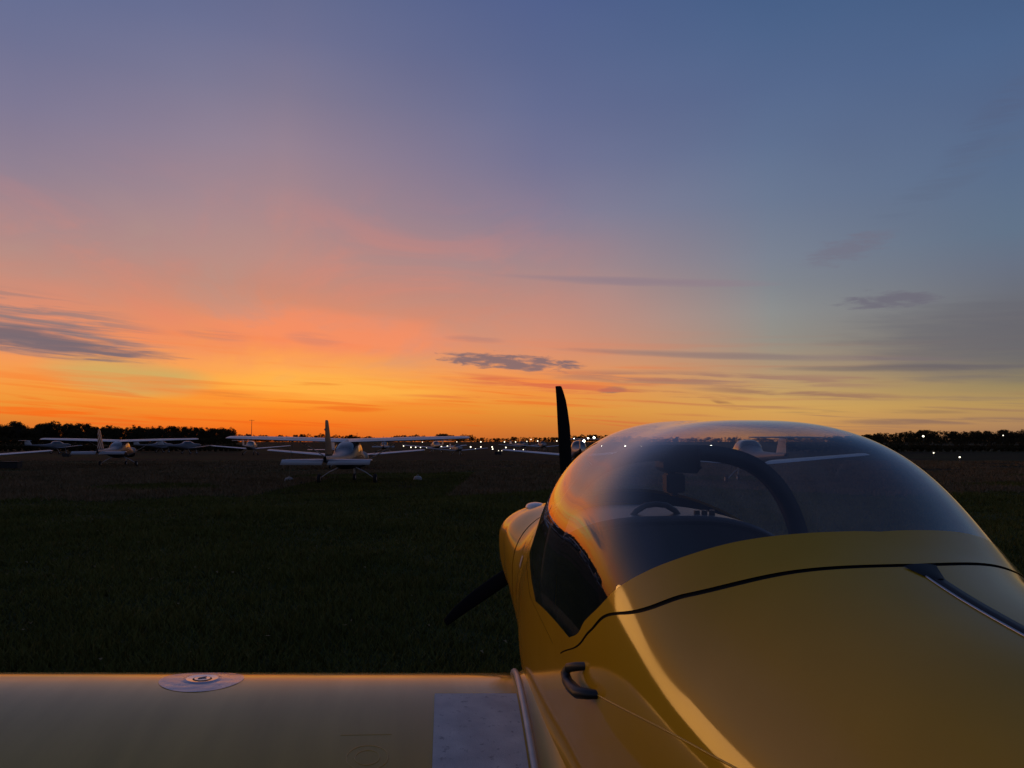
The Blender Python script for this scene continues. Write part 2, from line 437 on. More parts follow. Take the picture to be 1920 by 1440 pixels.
# ------------------------------------------------------------------ helpers
def link(name, me, parent=None, m=None):
    ob = bpy.data.objects.new(name, me)
    COL.objects.link(ob)
    if m: me.materials.append(MATS[m] if isinstance(m, str) else m)
    if parent: ob.parent = parent
    return ob

def tag(o, label=None, cat=None, group=None, kind=None):
    if label: o['label'] = label
    if cat: o['category'] = cat
    if group: o['group'] = group
    if kind: o['kind'] = kind
    return o

def empty(name, loc=(0, 0, 0), rz=0.0):
    e = bpy.data.objects.new(name, None)
    COL.objects.link(e)
    e.location = loc
    e.rotation_euler = (0, 0, rz)
    e.empty_display_size = .3
    return e

def mesh(name, v, f, parent, m, smooth=True, normals=None):
    me = bpy.data.meshes.new(name)
    me.from_pydata([tuple(map(float, q)) for q in v], [], [tuple(map(int, q)) for q in f])
    if smooth: me.polygons.foreach_set('use_smooth', [True] * len(me.polygons))
    me.update()
    if normals is not None:
        me.normals_split_custom_set_from_vertices([tuple(map(float, n)) for n in normals])
    return link(name, me, parent, m)

class MB:
    """collects several grids / solids into one mesh"""
    def __init__(s): s.v, s.f, s.n = [], [], []
    def grid(s, P, N=None, wrap=False, flip=False):
        a, b = P.shape[:2]; o = len(s.v)
        s.v += list(P.reshape(-1, 3))
        if N is not None:
            s.n += list(N.reshape(-1, 3))
            i, j = a // 2, b // 2      # faces wound to agree with the normals
            g = np.cross(P[i + 1 if i + 1 < a else i - 1, j] - P[i, j], P[i, j + 1 if j + 1 < b else j - 1] - P[i, j])
            flip = (g * N[i, j]).sum() * (1 if i + 1 < a else -1) * (1 if j + 1 < b else -1) < 0
        for i in range(a - 1):
            for j in range(b if wrap else b - 1):
                q = (o + i * b + j, o + (i + 1) * b + j, o + (i + 1) * b + (j + 1) % b, o + i * b + (j + 1) % b)
                s.f.append(q[::-1] if flip else q)
        return s
    def fan(s, ring, centre, flip=False):
        o = len(s.v); s.v += [tuple(p) for p in ring] + [tuple(centre)]; n = len(ring)
        for i in range(n):
            q = (o + i, o + (i + 1) % n, o + n); s.f.append(q[::-1] if flip else q)
        return s
    def box(s, c, d, M=None):
        o = len(s.v)
        for x in (-1, 1):
            for y in (-1, 1):
                for z in (-1, 1):
                    q = Vector((x * d[0] / 2, y * d[1] / 2, z * d[2] / 2))
                    if M is not None: q = M @ q
                    s.v.append(tuple(q + Vector(c)))
        for q in ((0, 1, 3, 2), (4, 6, 7, 5), (0, 4, 5, 1), (2, 3, 7, 6), (0, 2, 6, 4), (1, 5, 7, 3)):
            s.f.append(tuple(o + i for i in q))
        return s
    def tube(s, pts, rad, n=10, flat=1.0, caps=True):
        pts = [Vector(p) for p in pts]
        rad = [rad] * len(pts) if not hasattr(rad, '__len__') else rad
        rings = []; up = None
        for i, p in enumerate(pts):
            t = (pts[min(i + 1, len(pts) - 1)] - pts[max(i - 1, 0)]).normalized()
            a = up if up is not None else (Vector((0, 0, 1)) if abs(t.z) < .9 else Vector((1, 0, 0)))
            x = t.cross(a).normalized(); y = x.cross(t); up = y
            rings.append([p + rad[i] * (x * math.cos(k) + flat * y * math.sin(k)) for k in np.linspace(0, 2 * math.pi, n, endpoint=False)])
        s.grid(np.array([[list(q) for q in r] for r in rings]), wrap=True)
        if caps:
            s.fan(rings[0], pts[0], True); s.fan(rings[-1], pts[-1])
        return s
    def lathe(s, prof, axis='z', n=20, c=(0, 0, 0)):
        A = np.linspace(0, 2 * math.pi, n, endpoint=False); P = np.zeros((len(prof), n, 3))
        for i, (r, h) in enumerate(prof):
            a, b = r * np.cos(A), r * np.sin(A)
            P[i] = np.stack({'z': (a, b, 0 * A + h), 'y': (a, 0 * A + h, b), 'x': (0 * A + h, a, b)}[axis], -1) + np.array(c)
        return s.grid(P, wrap=True)
    def build(s, name, m, parent=None, smooth=True, recalc=False, bevel=0.0):
        ob = mesh(name, s.v, s.f, parent, m, smooth, s.n if s.n and len(s.n) == len(s.v) else None)
        if recalc or bevel:
            bm = bmesh.new(); bm.from_mesh(ob.data)
            bmesh.ops.remove_doubles(bm, verts=bm.verts, dist=1e-5)
            if bevel:
                bmesh.ops.bevel(bm, geom=[e for e in bm.edges if len(e.link_faces) == 2 and e.calc_face_angle(0) > .6], offset=bevel, segments=2, affect='EDGES')
            bmesh.ops.recalc_face_normals(bm, faces=bm.faces)
            for f in bm.faces: f.smooth = smooth and not bevel
            bm.to_mesh(ob.data); bm.free()
        return ob

def copy_tree(o, parent=None):
    c = o.copy(); COL.objects.link(c)
    if parent: c.parent = parent
    for ch in list(o.children): copy_tree(ch, c)
    return c

def pchip(xs, ys, x):
    x = np.asarray(x, float)
    h = np.diff(xs); dl = np.diff(ys) / h; mm = np.zeros_like(ys); mm[0] = dl[0]; mm[-1] = dl[-1]
    for i in range(1, len(xs) - 1): mm[i] = (dl[i - 1] * h[i] + dl[i] * h[i - 1]) / (h[i] + h[i - 1])
    i = np.clip(np.searchsorted(xs, x) - 1, 0, len(h) - 1); t = (x - xs[i]) / h[i]
    return (2*t**3 - 3*t**2 + 1) * ys[i] + (t**3 - 2*t**2 + t) * h[i] * mm[i] + (-2*t**3 + 3*t**2) * ys[i + 1] + (t**3 - t**2) * h[i] * mm[i + 1]

class Body:
    """fuselage as super-elliptic sections; s runs aft, angle th from the right side over the top"""
    def __init__(s, table, y0=0.0): s.T = np.array(table, float); s.y0 = y0
    def p(s, S, th, off=0.0):
        zt, w, zm, nu, zb, nl = [pchip(s.T[:, 0], s.T[:, k], S) for k in range(1, 7)]
        c, q = np.cos(th), np.sin(th); n = np.where(q >= 0, nu, nl)
        t = w * np.sign(c) * np.abs(c) ** (2 / n)
        z = np.where(q >= 0, zm + (zt - zm) * np.abs(q) ** (2 / n), zm - (zm - zb) * np.abs(q) ** (2 / n))
        P = np.stack([t, s.y0 - S, z], -1)
        if np.any(off): P = P + np.asarray(off)[..., None] * s.n(S, th)
        return P
    def n(s, S, th):
        e = .004
        a = s.p(S + e, th) - s.p(S - e, th)
        t2 = np.where(np.abs(np.mod(th + .002, np.pi / 2)) < .004, th + .006, th)
        b = s.p(S, t2 + e) - s.p(S, t2 - e)
        N = np.cross(b, a); N /= np.linalg.norm(N, axis=-1, keepdims=True) + 1e-12
        o = np.stack([np.cos(th), 0 * th, np.sin(th)], -1)
        return N * np.where((N * o).sum(-1) < 0, -1, 1)[..., None]

def airfoil(n=22, th=.14, camber=.02):
    x = (1 - np.cos(np.linspace(0, np.pi, n))) / 2
    yt = 5 * th * (.2969 * np.sqrt(x) - .126 * x - .3516 * x**2 + .2843 * x**3 - .1036 * x**4)
    yc = np.where(x < .4, camber / .16 * (.8 * x - x * x), camber / .36 * (.2 + .8 * x - x * x))
    return x, yc + yt, yc - yt

def wing_grid(stations, th=.14, camber=.02, n=22):
    """stations: (span position, s of leading edge, chord, z, twist) -> closed loop grid"""
    x, u, l = airfoil(n, th, camber); P = []
    for (t, sl, c, z, tw) in stations:
        X = np.concatenate([x[::-1], x[1:-1]]); Y = np.concatenate([u[::-1], l[1:-1]])
        P.append(np.stack([0 * X + t, -(sl + c * X * math.cos(tw)), z + c * (Y - (X - .3) * math.sin(tw))], -1))
    return np.array(P)

def wing_mesh(name, stations, m, parent, **k):
    P = wing_grid(stations, **k); b = MB().grid(P, wrap=True)
    b.fan(P[0], P[0].mean(0)); b.fan(P[-1], P[-1].mean(0))
    return b.build(name, m, parent, recalc=True)

def wheel(name, parent, c, r, w, hub='white_paint'):
    prof = [(r * .55, -w / 2), (r * .86, -w / 2), (r * .97, -w * .36), (r, 0), (r * .97, w * .36), (r * .86, w / 2), (r * .55, w / 2)]
    wo = MB().lathe(prof, 'x', 22, c).build(name, 'black_rubber', parent)
    MB().lathe([(.0005, -w * .32), (r * .2, -w * .46), (r * .56, -w * .4), (r * .56, w * .4), (r * .2, w * .46), (.0005, w * .32)], 'x', 18, c).build('rim', hub, wo)
    return wo
# ------------------------------------------------------------------ ground
def hills(x, y):
    return .025 * np.sin(x * .9 + 1.3 * np.sin(y * .35)) * np.sin(y * .75 + .6) + .02 * np.sin(x * .31 - y * .22)

def spread(a, b, n, k=4.5):
    u = np.linspace(-1, 1, n); v = np.sinh(u * k) / np.sinh(k)
    return np.where(v < 0, -v * a, v * b)
gx, gy = spread(-4200, 4200, 180, 7.5), spread(-700, 6500, 180, 7.5)
GX, GY = np.meshgrid(gx, gy, indexing='ij')
GZ = hills(GX, GY) * np.clip(1 - np.hypot(GX, GY) / 120, 0, 1)
g = MB().grid(np.stack([GX, GY, GZ], -1)).build('ground', 'turf')
tag(g, kind='structure')

def fast_mesh(name, V, F, m, parent=None):
    """V (n,3), F (k,3) or (k,4)"""
    me = bpy.data.meshes.new(name)
    me.vertices.add(len(V)); me.vertices.foreach_set('co', np.ascontiguousarray(V, dtype=np.float32).ravel())
    k = F.shape[1]
    me.loops.add(F.size); me.loops.foreach_set('vertex_index', np.ascontiguousarray(F, dtype=np.int32).ravel())
    me.polygons.add(len(F)); me.polygons.foreach_set('loop_start', np.arange(0, F.size, k, dtype=np.int32))
    me.polygons.foreach_set('loop_total', np.full(len(F), k, dtype=np.int32))
    me.update(calc_edges=True); me.validate()
    return link(name, me, parent, m)

def blades(name, X, Y, length, width, m, lean=.6):
    n = len(X); a = rng.uniform(0, 2 * np.pi, n); b = rng.uniform(0, 2 * np.pi, n)
    Z = hills(X, Y) - .004
    V = np.zeros((n, 3, 3))
    V[:, 0] = np.stack([X - np.cos(a) * width, Y - np.sin(a) * width, Z], -1)
    V[:, 1] = np.stack([X + np.cos(a) * width, Y + np.sin(a) * width, Z], -1)
    k = rng.uniform(.1, lean, n) * length
    V[:, 2] = np.stack([X + np.cos(b) * k, Y + np.sin(b) * k, Z + length], -1)
    return fast_mesh(name, V.reshape(-1, 3), np.arange(n * 3).reshape(-1, 3), m)

def lumps(X, Y):
    return .5 + .5 * np.sin(X * 2.3 + 2 * np.sin(Y * 1.7)) * np.sin(Y * 2.9 + 1.5 * np.sin(X * 1.1))
def rough_mask(x, y):
    """1 where the longer brown grass stands: everywhere past a wandering edge except a mown lane"""
    edge = 24.6 + 1.2 * np.sin(x * .55) + .6 * np.sin(x * 1.7 + 1) + np.where(x > -9, np.clip((x + 9) * 1.6, 0, 16), 0) * (x < 0) 
    edge = np.where(x > -2.2, 26.5 + 1.0 * np.sin(x * .8), edge)
    lane = np.where((x > -9) & (x < -2.2), 12.0, 0)
    patchy = np.sin(x * .33 + 1.4 * np.sin(y * .21)) * np.sin(y * .37 + .8 * np.sin(x * .19))
    return (y > edge + lane * (x < -2.2) + rng.normal(0, .35, len(x))) & (patchy > -.55 + rng.normal(0, .12, len(x)))
nb = 400000
Y = 3.6 + 41 * rng.random(nb) ** 1.35; X = Y * rng.uniform(-.78, .80, nb)
keep = ~((X > -.2 - .05 * Y) & (X < 1.6) & (Y < 3.9)) & ~((Y > 23) & rough_mask(X, Y))
X, Y = X[keep], Y[keep]
big = .5 + .5 * np.sin(X * .55 + 1.7 * np.sin(Y * .42)) * np.sin(Y * .63 + 1.2 * np.sin(X * .37 + 1))
ln = (.022 + .05 * lumps(X, Y) + .055 * big * rng.random(len(X)) + .02 * rng.random(len(X))) * (1 + .3 * (np.sin(X * .7) * np.sin(Y * .5 + X * .3) > .6))
tag(blades('grass', X, Y, ln, .0035 + .00065 * Y, 'grass_blades', 1.3),
    'short dark green mown grass covering the airfield in front of the wing', 'grass', kind='stuff')

nb = 190000
Y = 23 + 47 * rng.random(nb) ** 1.2; X = Y * rng.uniform(-.80, .80, nb)
k_ = rough_mask(X, Y); X, Y = X[k_], Y[k_]
tag(blades('rough_grass', X, Y, .08 + .09 * rng.random(len(X)), .011 + .0006 * Y, 'rough_grass', 1.1),
    'longer brown rough grass covering the middle of the airfield around the parked aircraft', 'grass', kind='stuff')
n = 50
Y = rng.uniform(6, 20, n); X = Y * rng.uniform(-.68, 0, n); a = rng.uniform(0, 6.28, n)
V = np.zeros((n, 4, 3)); hs = .018
for k in range(4):
    aa = a + k * np.pi / 2
    V[:, k] = np.stack([X + np.cos(aa) * hs * (1.6 if k % 2 else 1), Y + np.sin(aa) * hs, hills(X, Y) + .06 + .012 * np.sin(aa * 2)], -1)
tag(fast_mesh('fallen_leaves', V.reshape(-1, 3), np.arange(n * 4).reshape(-1, 4), 'dry_leaf'),
    'scattered small dry leaves lying on the mown grass', 'leaves', kind='stuff')

# ------------------------------------------------------------------ woods
def crown_quads(h, rw, nclump, per, leaf, spread_=1.0, base=.28, gaps=0.0):
    V = []
    for _ in range(nclump):
        zc = rng.uniform(base, 1.0)
        prof = math.sqrt(max(0.02, 1 - ((zc - .55) / .5) ** 2))
        a = rng.uniform(0, 6.283); rr = rw * prof * math.sqrt(rng.random()) * .95
        c = np.array([rr * math.cos(a), rr * math.sin(a), zc * h * .93])
        r = rng.uniform(.55, 1.05) * rw * .36 * spread_
        p = rng.normal(size=(per, 3)); p /= np.linalg.norm(p, axis=1, keepdims=True)
        p = c + p * r * (rng.random((per, 1)) ** .5) * np.array([1, 1, .8])
        u = rng.normal(size=(per, 3)); u /= np.linalg.norm(u, axis=1, keepdims=True)
        w = np.cross(u, rng.normal(size=(per, 3))); w /= np.linalg.norm(w, axis=1, keepdims=True)
        s = leaf * rng.uniform(.6, 1.3, (per, 1))
        V.append(np.stack([p - u * s, p - w * s * .6, p + u * s, p + w * s * .6], 1))
    V = np.concatenate(V).reshape(-1, 3); V[:, 2] = np.clip(V[:, 2], .2, h)
    return V

def limbs(h, rw):
    b = MB(); b.tube([(0, 0, -.1), (.08, .02, h * .3), (.0, .1, h * .62), (.05, 0, h * .85)], [h * .022, h * .017, h * .01, h * .003], 7)
    for k in range(7):
        a = k * 2.4 + rng.uniform(-.4, .4); z = h * rng.uniform(.3, .7)
        e = rw * rng.uniform(.5, .85)
        b.tube([(0, 0, z), (e * .5 * math.cos(a), e * .5 * math.sin(a), z + h * .1), (e * math.cos(a), e * math.sin(a), z + h * rng.uniform(.16, .28))], [h * .009, h * .006, h * .002], 5)
    return b

protos = []
for k, (h, rw, nc, per, leaf) in enumerate([(10.5, 3.6, 34, 60, .26), (11.5, 3.2, 24, 46, .24), (9.5, 4.0, 40, 60, .27), (12.0, 3.4, 20, 40, .22), (10.0, 3.4, 32, 55, .25)]):
    V = crown_quads(h, rw, nc, per, leaf)
    protos.append((h, V, limbs(h, rw)))

shrub = crown_quads(3.0, 2.2, 26, 40, .2, base=0.0)
protos.append((3.0, shrub, None))
def hedge(name, px0, px1, d, h, m, label):
    pl = []; px = px0
    while px < px1:
        dd = d * rng.uniform(.98, 1.02); pl.append(((px - 960) / FPX * dd, dd, h / 3.0 * rng.uniform(.75, 1.15), 5)); px += rng.uniform(.5, .9) * h * FPX / d
    return joined_wood(name, pl, m, label)

def joined_wood(name, places, m, label):
    VV = []
    for (x, y, s, k) in places:
        a = rng.uniform(0, 6.283); V = protos[k][1] * s
        VV.append(np.stack([V[:, 0] * math.cos(a) - V[:, 1] * math.sin(a) + x, V[:, 0] * math.sin(a) + V[:, 1] * math.cos(a) + y, V[:, 2]], -1))
    V = np.concatenate(VV)
    return tag(fast_mesh(name, V, np.arange(len(V)).reshape(-1, 4), m), label, name, kind='stuff')

tree_proto = []
for h, V, lb in protos[:5]:
    root = empty('tree')
    lb.build('trunk', 'bark', root)
    fast_mesh('crown', V, np.arange(len(V)).reshape(-1, 4), 'leaf_dark', root)
    tree_proto.append([root, False])

def place_tree(k, x, y, s, rz, label, group):
    pr = tree_proto[k]
    if pr[1]: o = copy_tree(pr[0])
    else: o = pr[0]; pr[1] = True
    o.location = (x, y, 0); o.rotation_euler = (0, 0, rz); o.scale = (s * 1.05, s * 1.05, s)
    return tag(o, label, 'tree', group)

# the tall wood on the left: skyline rows read off the photograph
prof = [(-260, 800), (-120, 796), (0, 798), (30, 796), (60, 804), (85, 798), (115, 794), (135, 797), (160, 801), (185, 807), (205, 802), (250, 804), (300, 803), (350, 806), (400, 808), (428, 804), (446, 812)]
DW = 430.0
def top_at(px, table): return float(np.interp(px, [q[0] for q in table], [q[1] for q in table]))
px = -60.0; i = 0
while px < 446:
    hh = 1.85 + (HOR - top_at(px, prof)) / FPX * DW * 1.0
    k = [0, 4, 1, 2, 3, 0, 2, 4, 1, 0][i % 10]
    s = hh / protos[k][0] * rng.uniform(.94, 1.07)
    place_tree(k, (px - 960) / FPX * DW, DW + rng.uniform(-5, 5), s, rng.uniform(0, 6.28),
               'dark broadleaf tree in the front row of the tall wood on the left skyline', 'trees along the front of the left wood')
    px += rng.uniform(9, 15); i += 1
pl = []
for row in range(3):
    px = -300.0
    while px < 446 - row * 4:
        d = DW + 12 + 14 * row; hh = (1.85 + (HOR + 3 + 5 * (row == 0) - top_at(px, prof)) / FPX * d)
        k = int(rng.integers(0, 5)); pl.append(((px - 960) / FPX * d, d, hh / protos[k][0] * rng.uniform(.85, 1.0), k)); px += rng.uniform(8, 14)
px = -300.0
while px < 448:      # undergrowth that closes the foot of the wood
    d = DW - 6; pl.append(((px - 960) / FPX * d, d, rng.uniform(1.1, 1.7), 5)); px += rng.uniform(5, 9)
joined_wood('woodland', pl, 'leaf_dark', 'dark mass of the tall wood behind the front row of trees on the left')

prof2 = [(440, 817), (470, 815), (500, 819), (540, 818), (600, 816), (625, 815), (660, 817), (690, 820), (720, 822), (745, 819), (770, 818), (790, 815), (800, 821), (812, 820), (820, 814), (850, 814), (858, 820), (868, 815), (885, 818), (900, 822), (1010, 822), (1050, 819), (1075, 818), (1110, 816), (1160, 820), (1260, 822), (1420, 822), (1560, 819), (1610, 817), (1650, 816)]
pl = []
for row in range(2):
    px = 430.0
    while px < 1650:
        d = 760 + 40 * row; hh = 1.85 + (HOR + 2 * row - top_at(px, prof2)) / FPX * d
        k = int(rng.integers(0, 5)); pl.append(((px - 960) / FPX * d, d, hh / protos[k][0] * rng.uniform(.8, 1.12), k)); px += rng.uniform(4, 7)
joined_wood('woodland', pl, 'leaf_far', 'low distant line of woodland along the horizon behind the runway lights')

prof3 = [(1560, 820), (1610, 815), (1650, 812), (1680, 813), (1700, 808), (1740, 806), (1765, 809), (1800, 808), (1850, 809), (1880, 808), (1900, 806), (1960, 803), (2200, 800)]
px = 1575.0; i = 0; DR = 340.0
while px < 1975:
    hh = 1.85 + (HOR - top_at(px, prof3)) / FPX * DR
    k = [2, 0, 4, 2, 0, 4, 1][i % 7]
    place_tree(k, (px - 960) / FPX * DR, DR + rng.uniform(-4, 4), hh / protos[k][0] * rng.uniform(.93, 1.08), rng.uniform(0, 6.28),
               'rounded dark tree in the hedgerow on the right skyline beyond the canopy', 'trees along the right hedgerow')
    px += rng.uniform(11, 18); i += 1
pl = []
for row, (d, sc) in enumerate(((352, .9), (366, .95), (333, .5), (328, .42))):
    px = 1560.0
    while px < 2300:
        hh = (1.85 + (HOR + 2 - top_at(px, prof3)) / FPX * d) * sc
        k = int(rng.integers(0, 5)); pl.append(((px - 960) / FPX * d, d, hh / protos[k][0] * rng.uniform(.85, 1.05), k)); px += rng.uniform(6, 11)
joined_wood('woodland', pl, 'leaf_dark', 'dark hedge and undergrowth filling the foot of the trees on the right skyline')
hedge('hedge', -300, 452, 136, 1.55, 'leaf_dark', 'low dark hedge along the far edge of the field before the left wood')
hedge('hedge', 1480, 2300, 132, 1.6, 'leaf_dark', 'low dark hedge along the field edge below the right skyline trees')
# ------------------------------------------------------------------ the yellow aircraft
YAW, D0 = R(8.2), 4.337
plane = empty('light_aircraft', ((1071 - 960) / FPX * D0, D0, 0), YAW)
tag(plane, 'yellow low-wing two-seat aircraft with a clear bubble canopy filling the right foreground', 'aircraft')
B = Body([
 # s     top    half-w  z-wide  n-up  bottom n-low
 [0.00, 1.405, .300, 1.285, 2.3, 1.09, 2.2],
 [0.05, 1.460, .375, 1.300, 2.4, 1.02, 2.2],
 [0.20, 1.515, .443, 1.330, 2.5, .92, 2.2],
 [0.50, 1.550, .464, 1.340, 2.5, .82, 2.3],
 [0.95, 1.595, .468, 1.200, 2.35, .74, 2.8],
 [1.30, 1.731, .509, 1.174, 2.32, .70, 3.2],
 [1.70, 1.900, .530, 1.207, 2.75, .68, 3.3],
 [2.10, 1.913, .534, 1.235, 2.75, .68, 3.3],
 [2.50, 1.874, .522, 1.225, 2.66, .70, 3.2],
 [2.90, 1.635, .468, 1.190, 2.18, .76, 2.8],
 [3.30, 1.531, .416, 1.175, 2.07, .85, 2.5],
 [3.80, 1.455, .350, 1.160, 2.0, .95, 2.3],
 [4.60, 1.420, .240, 1.200, 2.0, 1.05, 2.1],
 [5.60, 1.400, .150, 1.260, 2.0, 1.13, 2.0],
 [6.90, 1.400, .070, 1.320, 2.0, 1.24, 2.0]])

def curve(pts):
    xs = np.array([q[0] for q in pts], float); ys = np.array([q[1] for q in pts], float)
    return lambda a: pchip(xs, ys, np.clip(np.abs(a), xs[0], xs[-1]))
# edge lines as aft station against degrees from the crown
gA = curve([(0, 2.837), (10, 2.826), (30, 2.776), (51, 2.690), (62.6, 2.616), (67, 2.581), (76, 2.494), (80, 2.43), (84, 2.36), (85.5, 2.30)])
sA = curve([(0, 2.945), (5, 2.941), (25, 2.889), (51, 2.776), (68.7, 2.638), (74.7, 2.551), (80.8, 2.468), (86.5, 2.334), (89, 2.20)])
gF = curve([(0, 1.10), (15, 1.105), (30, 1.145), (45, 1.225), (60, 1.36), (70, 1.49), (76.8, 1.60), (81.6, 1.69), (85.5, 1.80)])
sF = curve([(0, 1.05), (15, 1.055), (30, 1.09), (45, 1.165), (60, 1.29), (70, 1.41), (76.8, 1.51), (81.6, 1.60), (86.1, 1.748), (87.7, 1.926), (89, 2.10)])
AG, AF, GAP = 85.5, 89.0, .0052

def patch(amin, amax, f0, f1, na, ns, off=0.0, gaps=(0, 0), pw=1.0):
    a = np.linspace(amin, amax, na); v = np.linspace(0, 1, ns) ** pw
    if amin == -amax and amax < 90: a = amax * np.sin(np.linspace(-1, 1, na) * np.pi / 2) * .6 + a * .4
    A, Vv = np.meshgrid(a, v, indexing='ij')
    s0 = f0(A) if callable(f0) else f0 + 0 * A
    s1 = f1(A) if callable(f1) else f1 + 0 * A
    S = (s0 + gaps[0]) + (s1 - gaps[1] - s0 - gaps[0]) * Vv
    TH = np.radians(90 + A)
    return B.p(S, TH, off if off else 0.0), B.n(S, TH)

COWL = .80
cowl = MB()
P_, N_ = patch(-180, 180, 0.0, COWL - .008, 121, 28)
cowl.grid(P_, N_)
cowl = cowl.build('cowling', 'yellow_paint', plane)
nose = MB(); ring = B.p(np.zeros(48), np.linspace(0, 2 * np.pi, 48, endpoint=False))
inner = ring * np.array([.42, 1, 1]); inner[:, 2] = 1.31 + (ring[:, 2] - 1.285) * .75; inner[:, 1] += .05
nose.grid(np.array([ring, inner]), wrap=True); nose.fan(inner, inner.mean(0))
nose.build('nose_ring', 'yellow_paint', plane)
bl = MB(); k = 26; u = np.linspace(0, 1, 9); A = np.linspace(0, 2 * np.pi, k, endpoint=False)
c0 = B.p(np.array([.36]), np.radians([121.0]))[0]
rows = [[(c0[0] + .055 * q * math.cos(t), c0[1] + .09 * q * math.sin(t), c0[2] - .010 + .024 * math.sqrt(max(0, 1 - q * q))) for t in A] for q in np.linspace(1, .02, 9)]
bl.grid(np.array(rows), wrap=True); bl.build('cowl_blister', 'white_paint', cowl)

fus = MB()
fus.grid(*patch(-AF, AF, COWL, sF, 141, 26, gaps=(.006, GAP)))
fus.grid(*patch(-AF, AF, sA, 6.9, 161, 90, gaps=(GAP, 0), pw=1.5))
P_, N_ = patch(AF, 360 - AF, COWL, 6.9, 121, 150, gaps=(.006, 0), pw=1.2)
fus.grid(P_, N_)
fus = fus.build('fuselage', 'yellow_paint', plane)
frame = MB()
frame.grid(*patch(-AG, AG, gA, sA, 161, 12, gaps=(0, GAP)))
frame.grid(*patch(-AG, AG, sF, gF, 161, 6, gaps=(GAP, 0)))
for q in (1, -1):
    frame.grid(*patch(q * AG, q * AF, sF, sA, 8, 40, gaps=(GAP, GAP)))
frame = frame.build('canopy_frame', 'yellow_paint', plane)
gl = MB().grid(*patch(-AG, AG, gF, gA, 181, 90)).build('canopy_glass', CANOPY, frame)
seal = MB()
w = .011
seal.grid(*patch(-AF, AF, lambda a: sA(a) - w, lambda a: sA(a) + w, 161, 3, off=-.005))
seal.grid(*patch(-AF, AF, lambda a: sF(a) - w, lambda a: sF(a) + w, 161, 3, off=-.005))
seal.grid(*patch(-180, 180, COWL - .02, COWL + .02, 161, 3, off=-.005))
for q in (1, -1):
    seal.grid(*patch(q * (AF - 1), q * (AF + 1.4), 2.08, 2.22, 3, 8, off=-.005))
seal.build('gap_seal', 'seal', fus)
lin_ = MB()
lin_.grid(*patch(84, 276, .9, 3.05, 81, 40, off=-.022))
lin_.grid(*patch(-86, 86, lambda a: gA(a) + .004, 3.05, 81, 8, off=-.012))
lin_.grid(*patch(-86, 86, .9, lambda a: gF(a) - .004, 81, 6, off=-.012))
rg = B.p(np.full(60, 3.04), np.linspace(0, 2 * np.pi, 60, endpoint=False), -.024)
lin_.fan(rg, rg.mean(0))
lin_.build('cockpit_liner', 'liner', plane)

# glareshield, panel, roll bar, compass
def gz(t): return 1.578 - .07 * np.abs(t / .40) ** 3.2
gs = MB(); T = np.linspace(-.415, .415, 41); Ss = np.linspace(1.10, 1.60, 14)
TT, SS = np.meshgrid(T, Ss, indexing='ij'); wf = .80 + .20 * (SS - 1.10) / .5
gs.grid(np.stack([TT * wf, -SS, gz(TT) + .012 * np.sin((SS - 1.1) / .5 * np.pi)], -1))
lip = []
for a in np.linspace(0, 1, 8):
    lip.append(np.stack([T, -(1.60 + .02 * np.sin(a * np.pi)), gz(T) - .035 * a], -1) if False else np.stack([T, 0 * T - (1.60 + .018 * math.sin(a * math.pi)), gz(T) - .035 * a], -1))
gs.grid(np.array(lip))
gs.build('glareshield', 'glare_black', plane)
MB().grid(np.array([np.stack([T, 0 * T - 1.602, gz(T) - .03], -1), np.stack([T * 1.02, 0 * T - 1.60, 0 * T + 1.25], -1), np.stack([T * .95, 0 * T - 1.52, 0 * T + 1.0], -1)])).build('instrument_panel', 'matt_black', plane)
gh = MB().tube([(-.125, -1.545, 1.568), (-.105, -1.548, 1.592), (-.07, -1.55, 1.612), (-.03, -1.55, 1.617), (.01, -1.55, 1.612), (.045, -1.548, 1.592), (.065, -1.545, 1.568)], .011, 10)
gh.build('grab_handle', 'black_plastic', plane)
kn = MB()
for x in (.13, .16, .19):
    kn.tube([(x, -1.55, 1.57), (x, -1.55, 1.592)], .012, 8)
kn.build('vent_knobs', 'black_plastic', plane)
arch = MB(); aa = np.radians(np.linspace(2, 178, 61))
def arc(s, off): return B.p(np.full(61, s), aa, off)
ins = .020 + .038 * np.sin(aa) ** 2
def arc2(s, d): return B.p(np.full(61, s), aa, -(ins + d))
a0, a1, a2, a3 = arc2(1.68, .01), arc2(1.68, .058), arc2(1.73, .058), arc2(1.73, .01)
arch.grid(np.array([a0, a1, a2, a3, a0]))
arch.build('roll_bar', 'matt_black', plane, recalc=True)
hs = MB(); 
hx = [(-.070, 1.760), (-.060, 1.745), (.045, 1.745), (.058, 1.760), (.056, 1.824), (.045, 1.832), (-.03, 1.832), (-.072, 1.806)]
f_ = [Vector((x, -1.66, z)) for x, z in hx]; r_ = [Vector((x, -1.765, z)) for x, z in hx]
hs.grid(np.array([[list(p) for p in f_], [list(p) for p in r_]]), wrap=True); hs.fan(f_, sum(f_, Vector()) / 8); hs.fan(r_, sum(r_, Vector()) / 8)
hs.build('latch_housing', 'matt_black', plane, recalc=True, bevel=.006)
cp_ = MB().box((-.035, -1.755, 1.707), (.066, .05, .066)); cp_.box((-.035, -1.74, 1.745), (.02, .02, .03)); cp_.box((-.035, -1.755, 1.67), (.03, .03, .012))
cp_.build('compass', 'black_plastic', plane, recalc=True, bevel=.005)
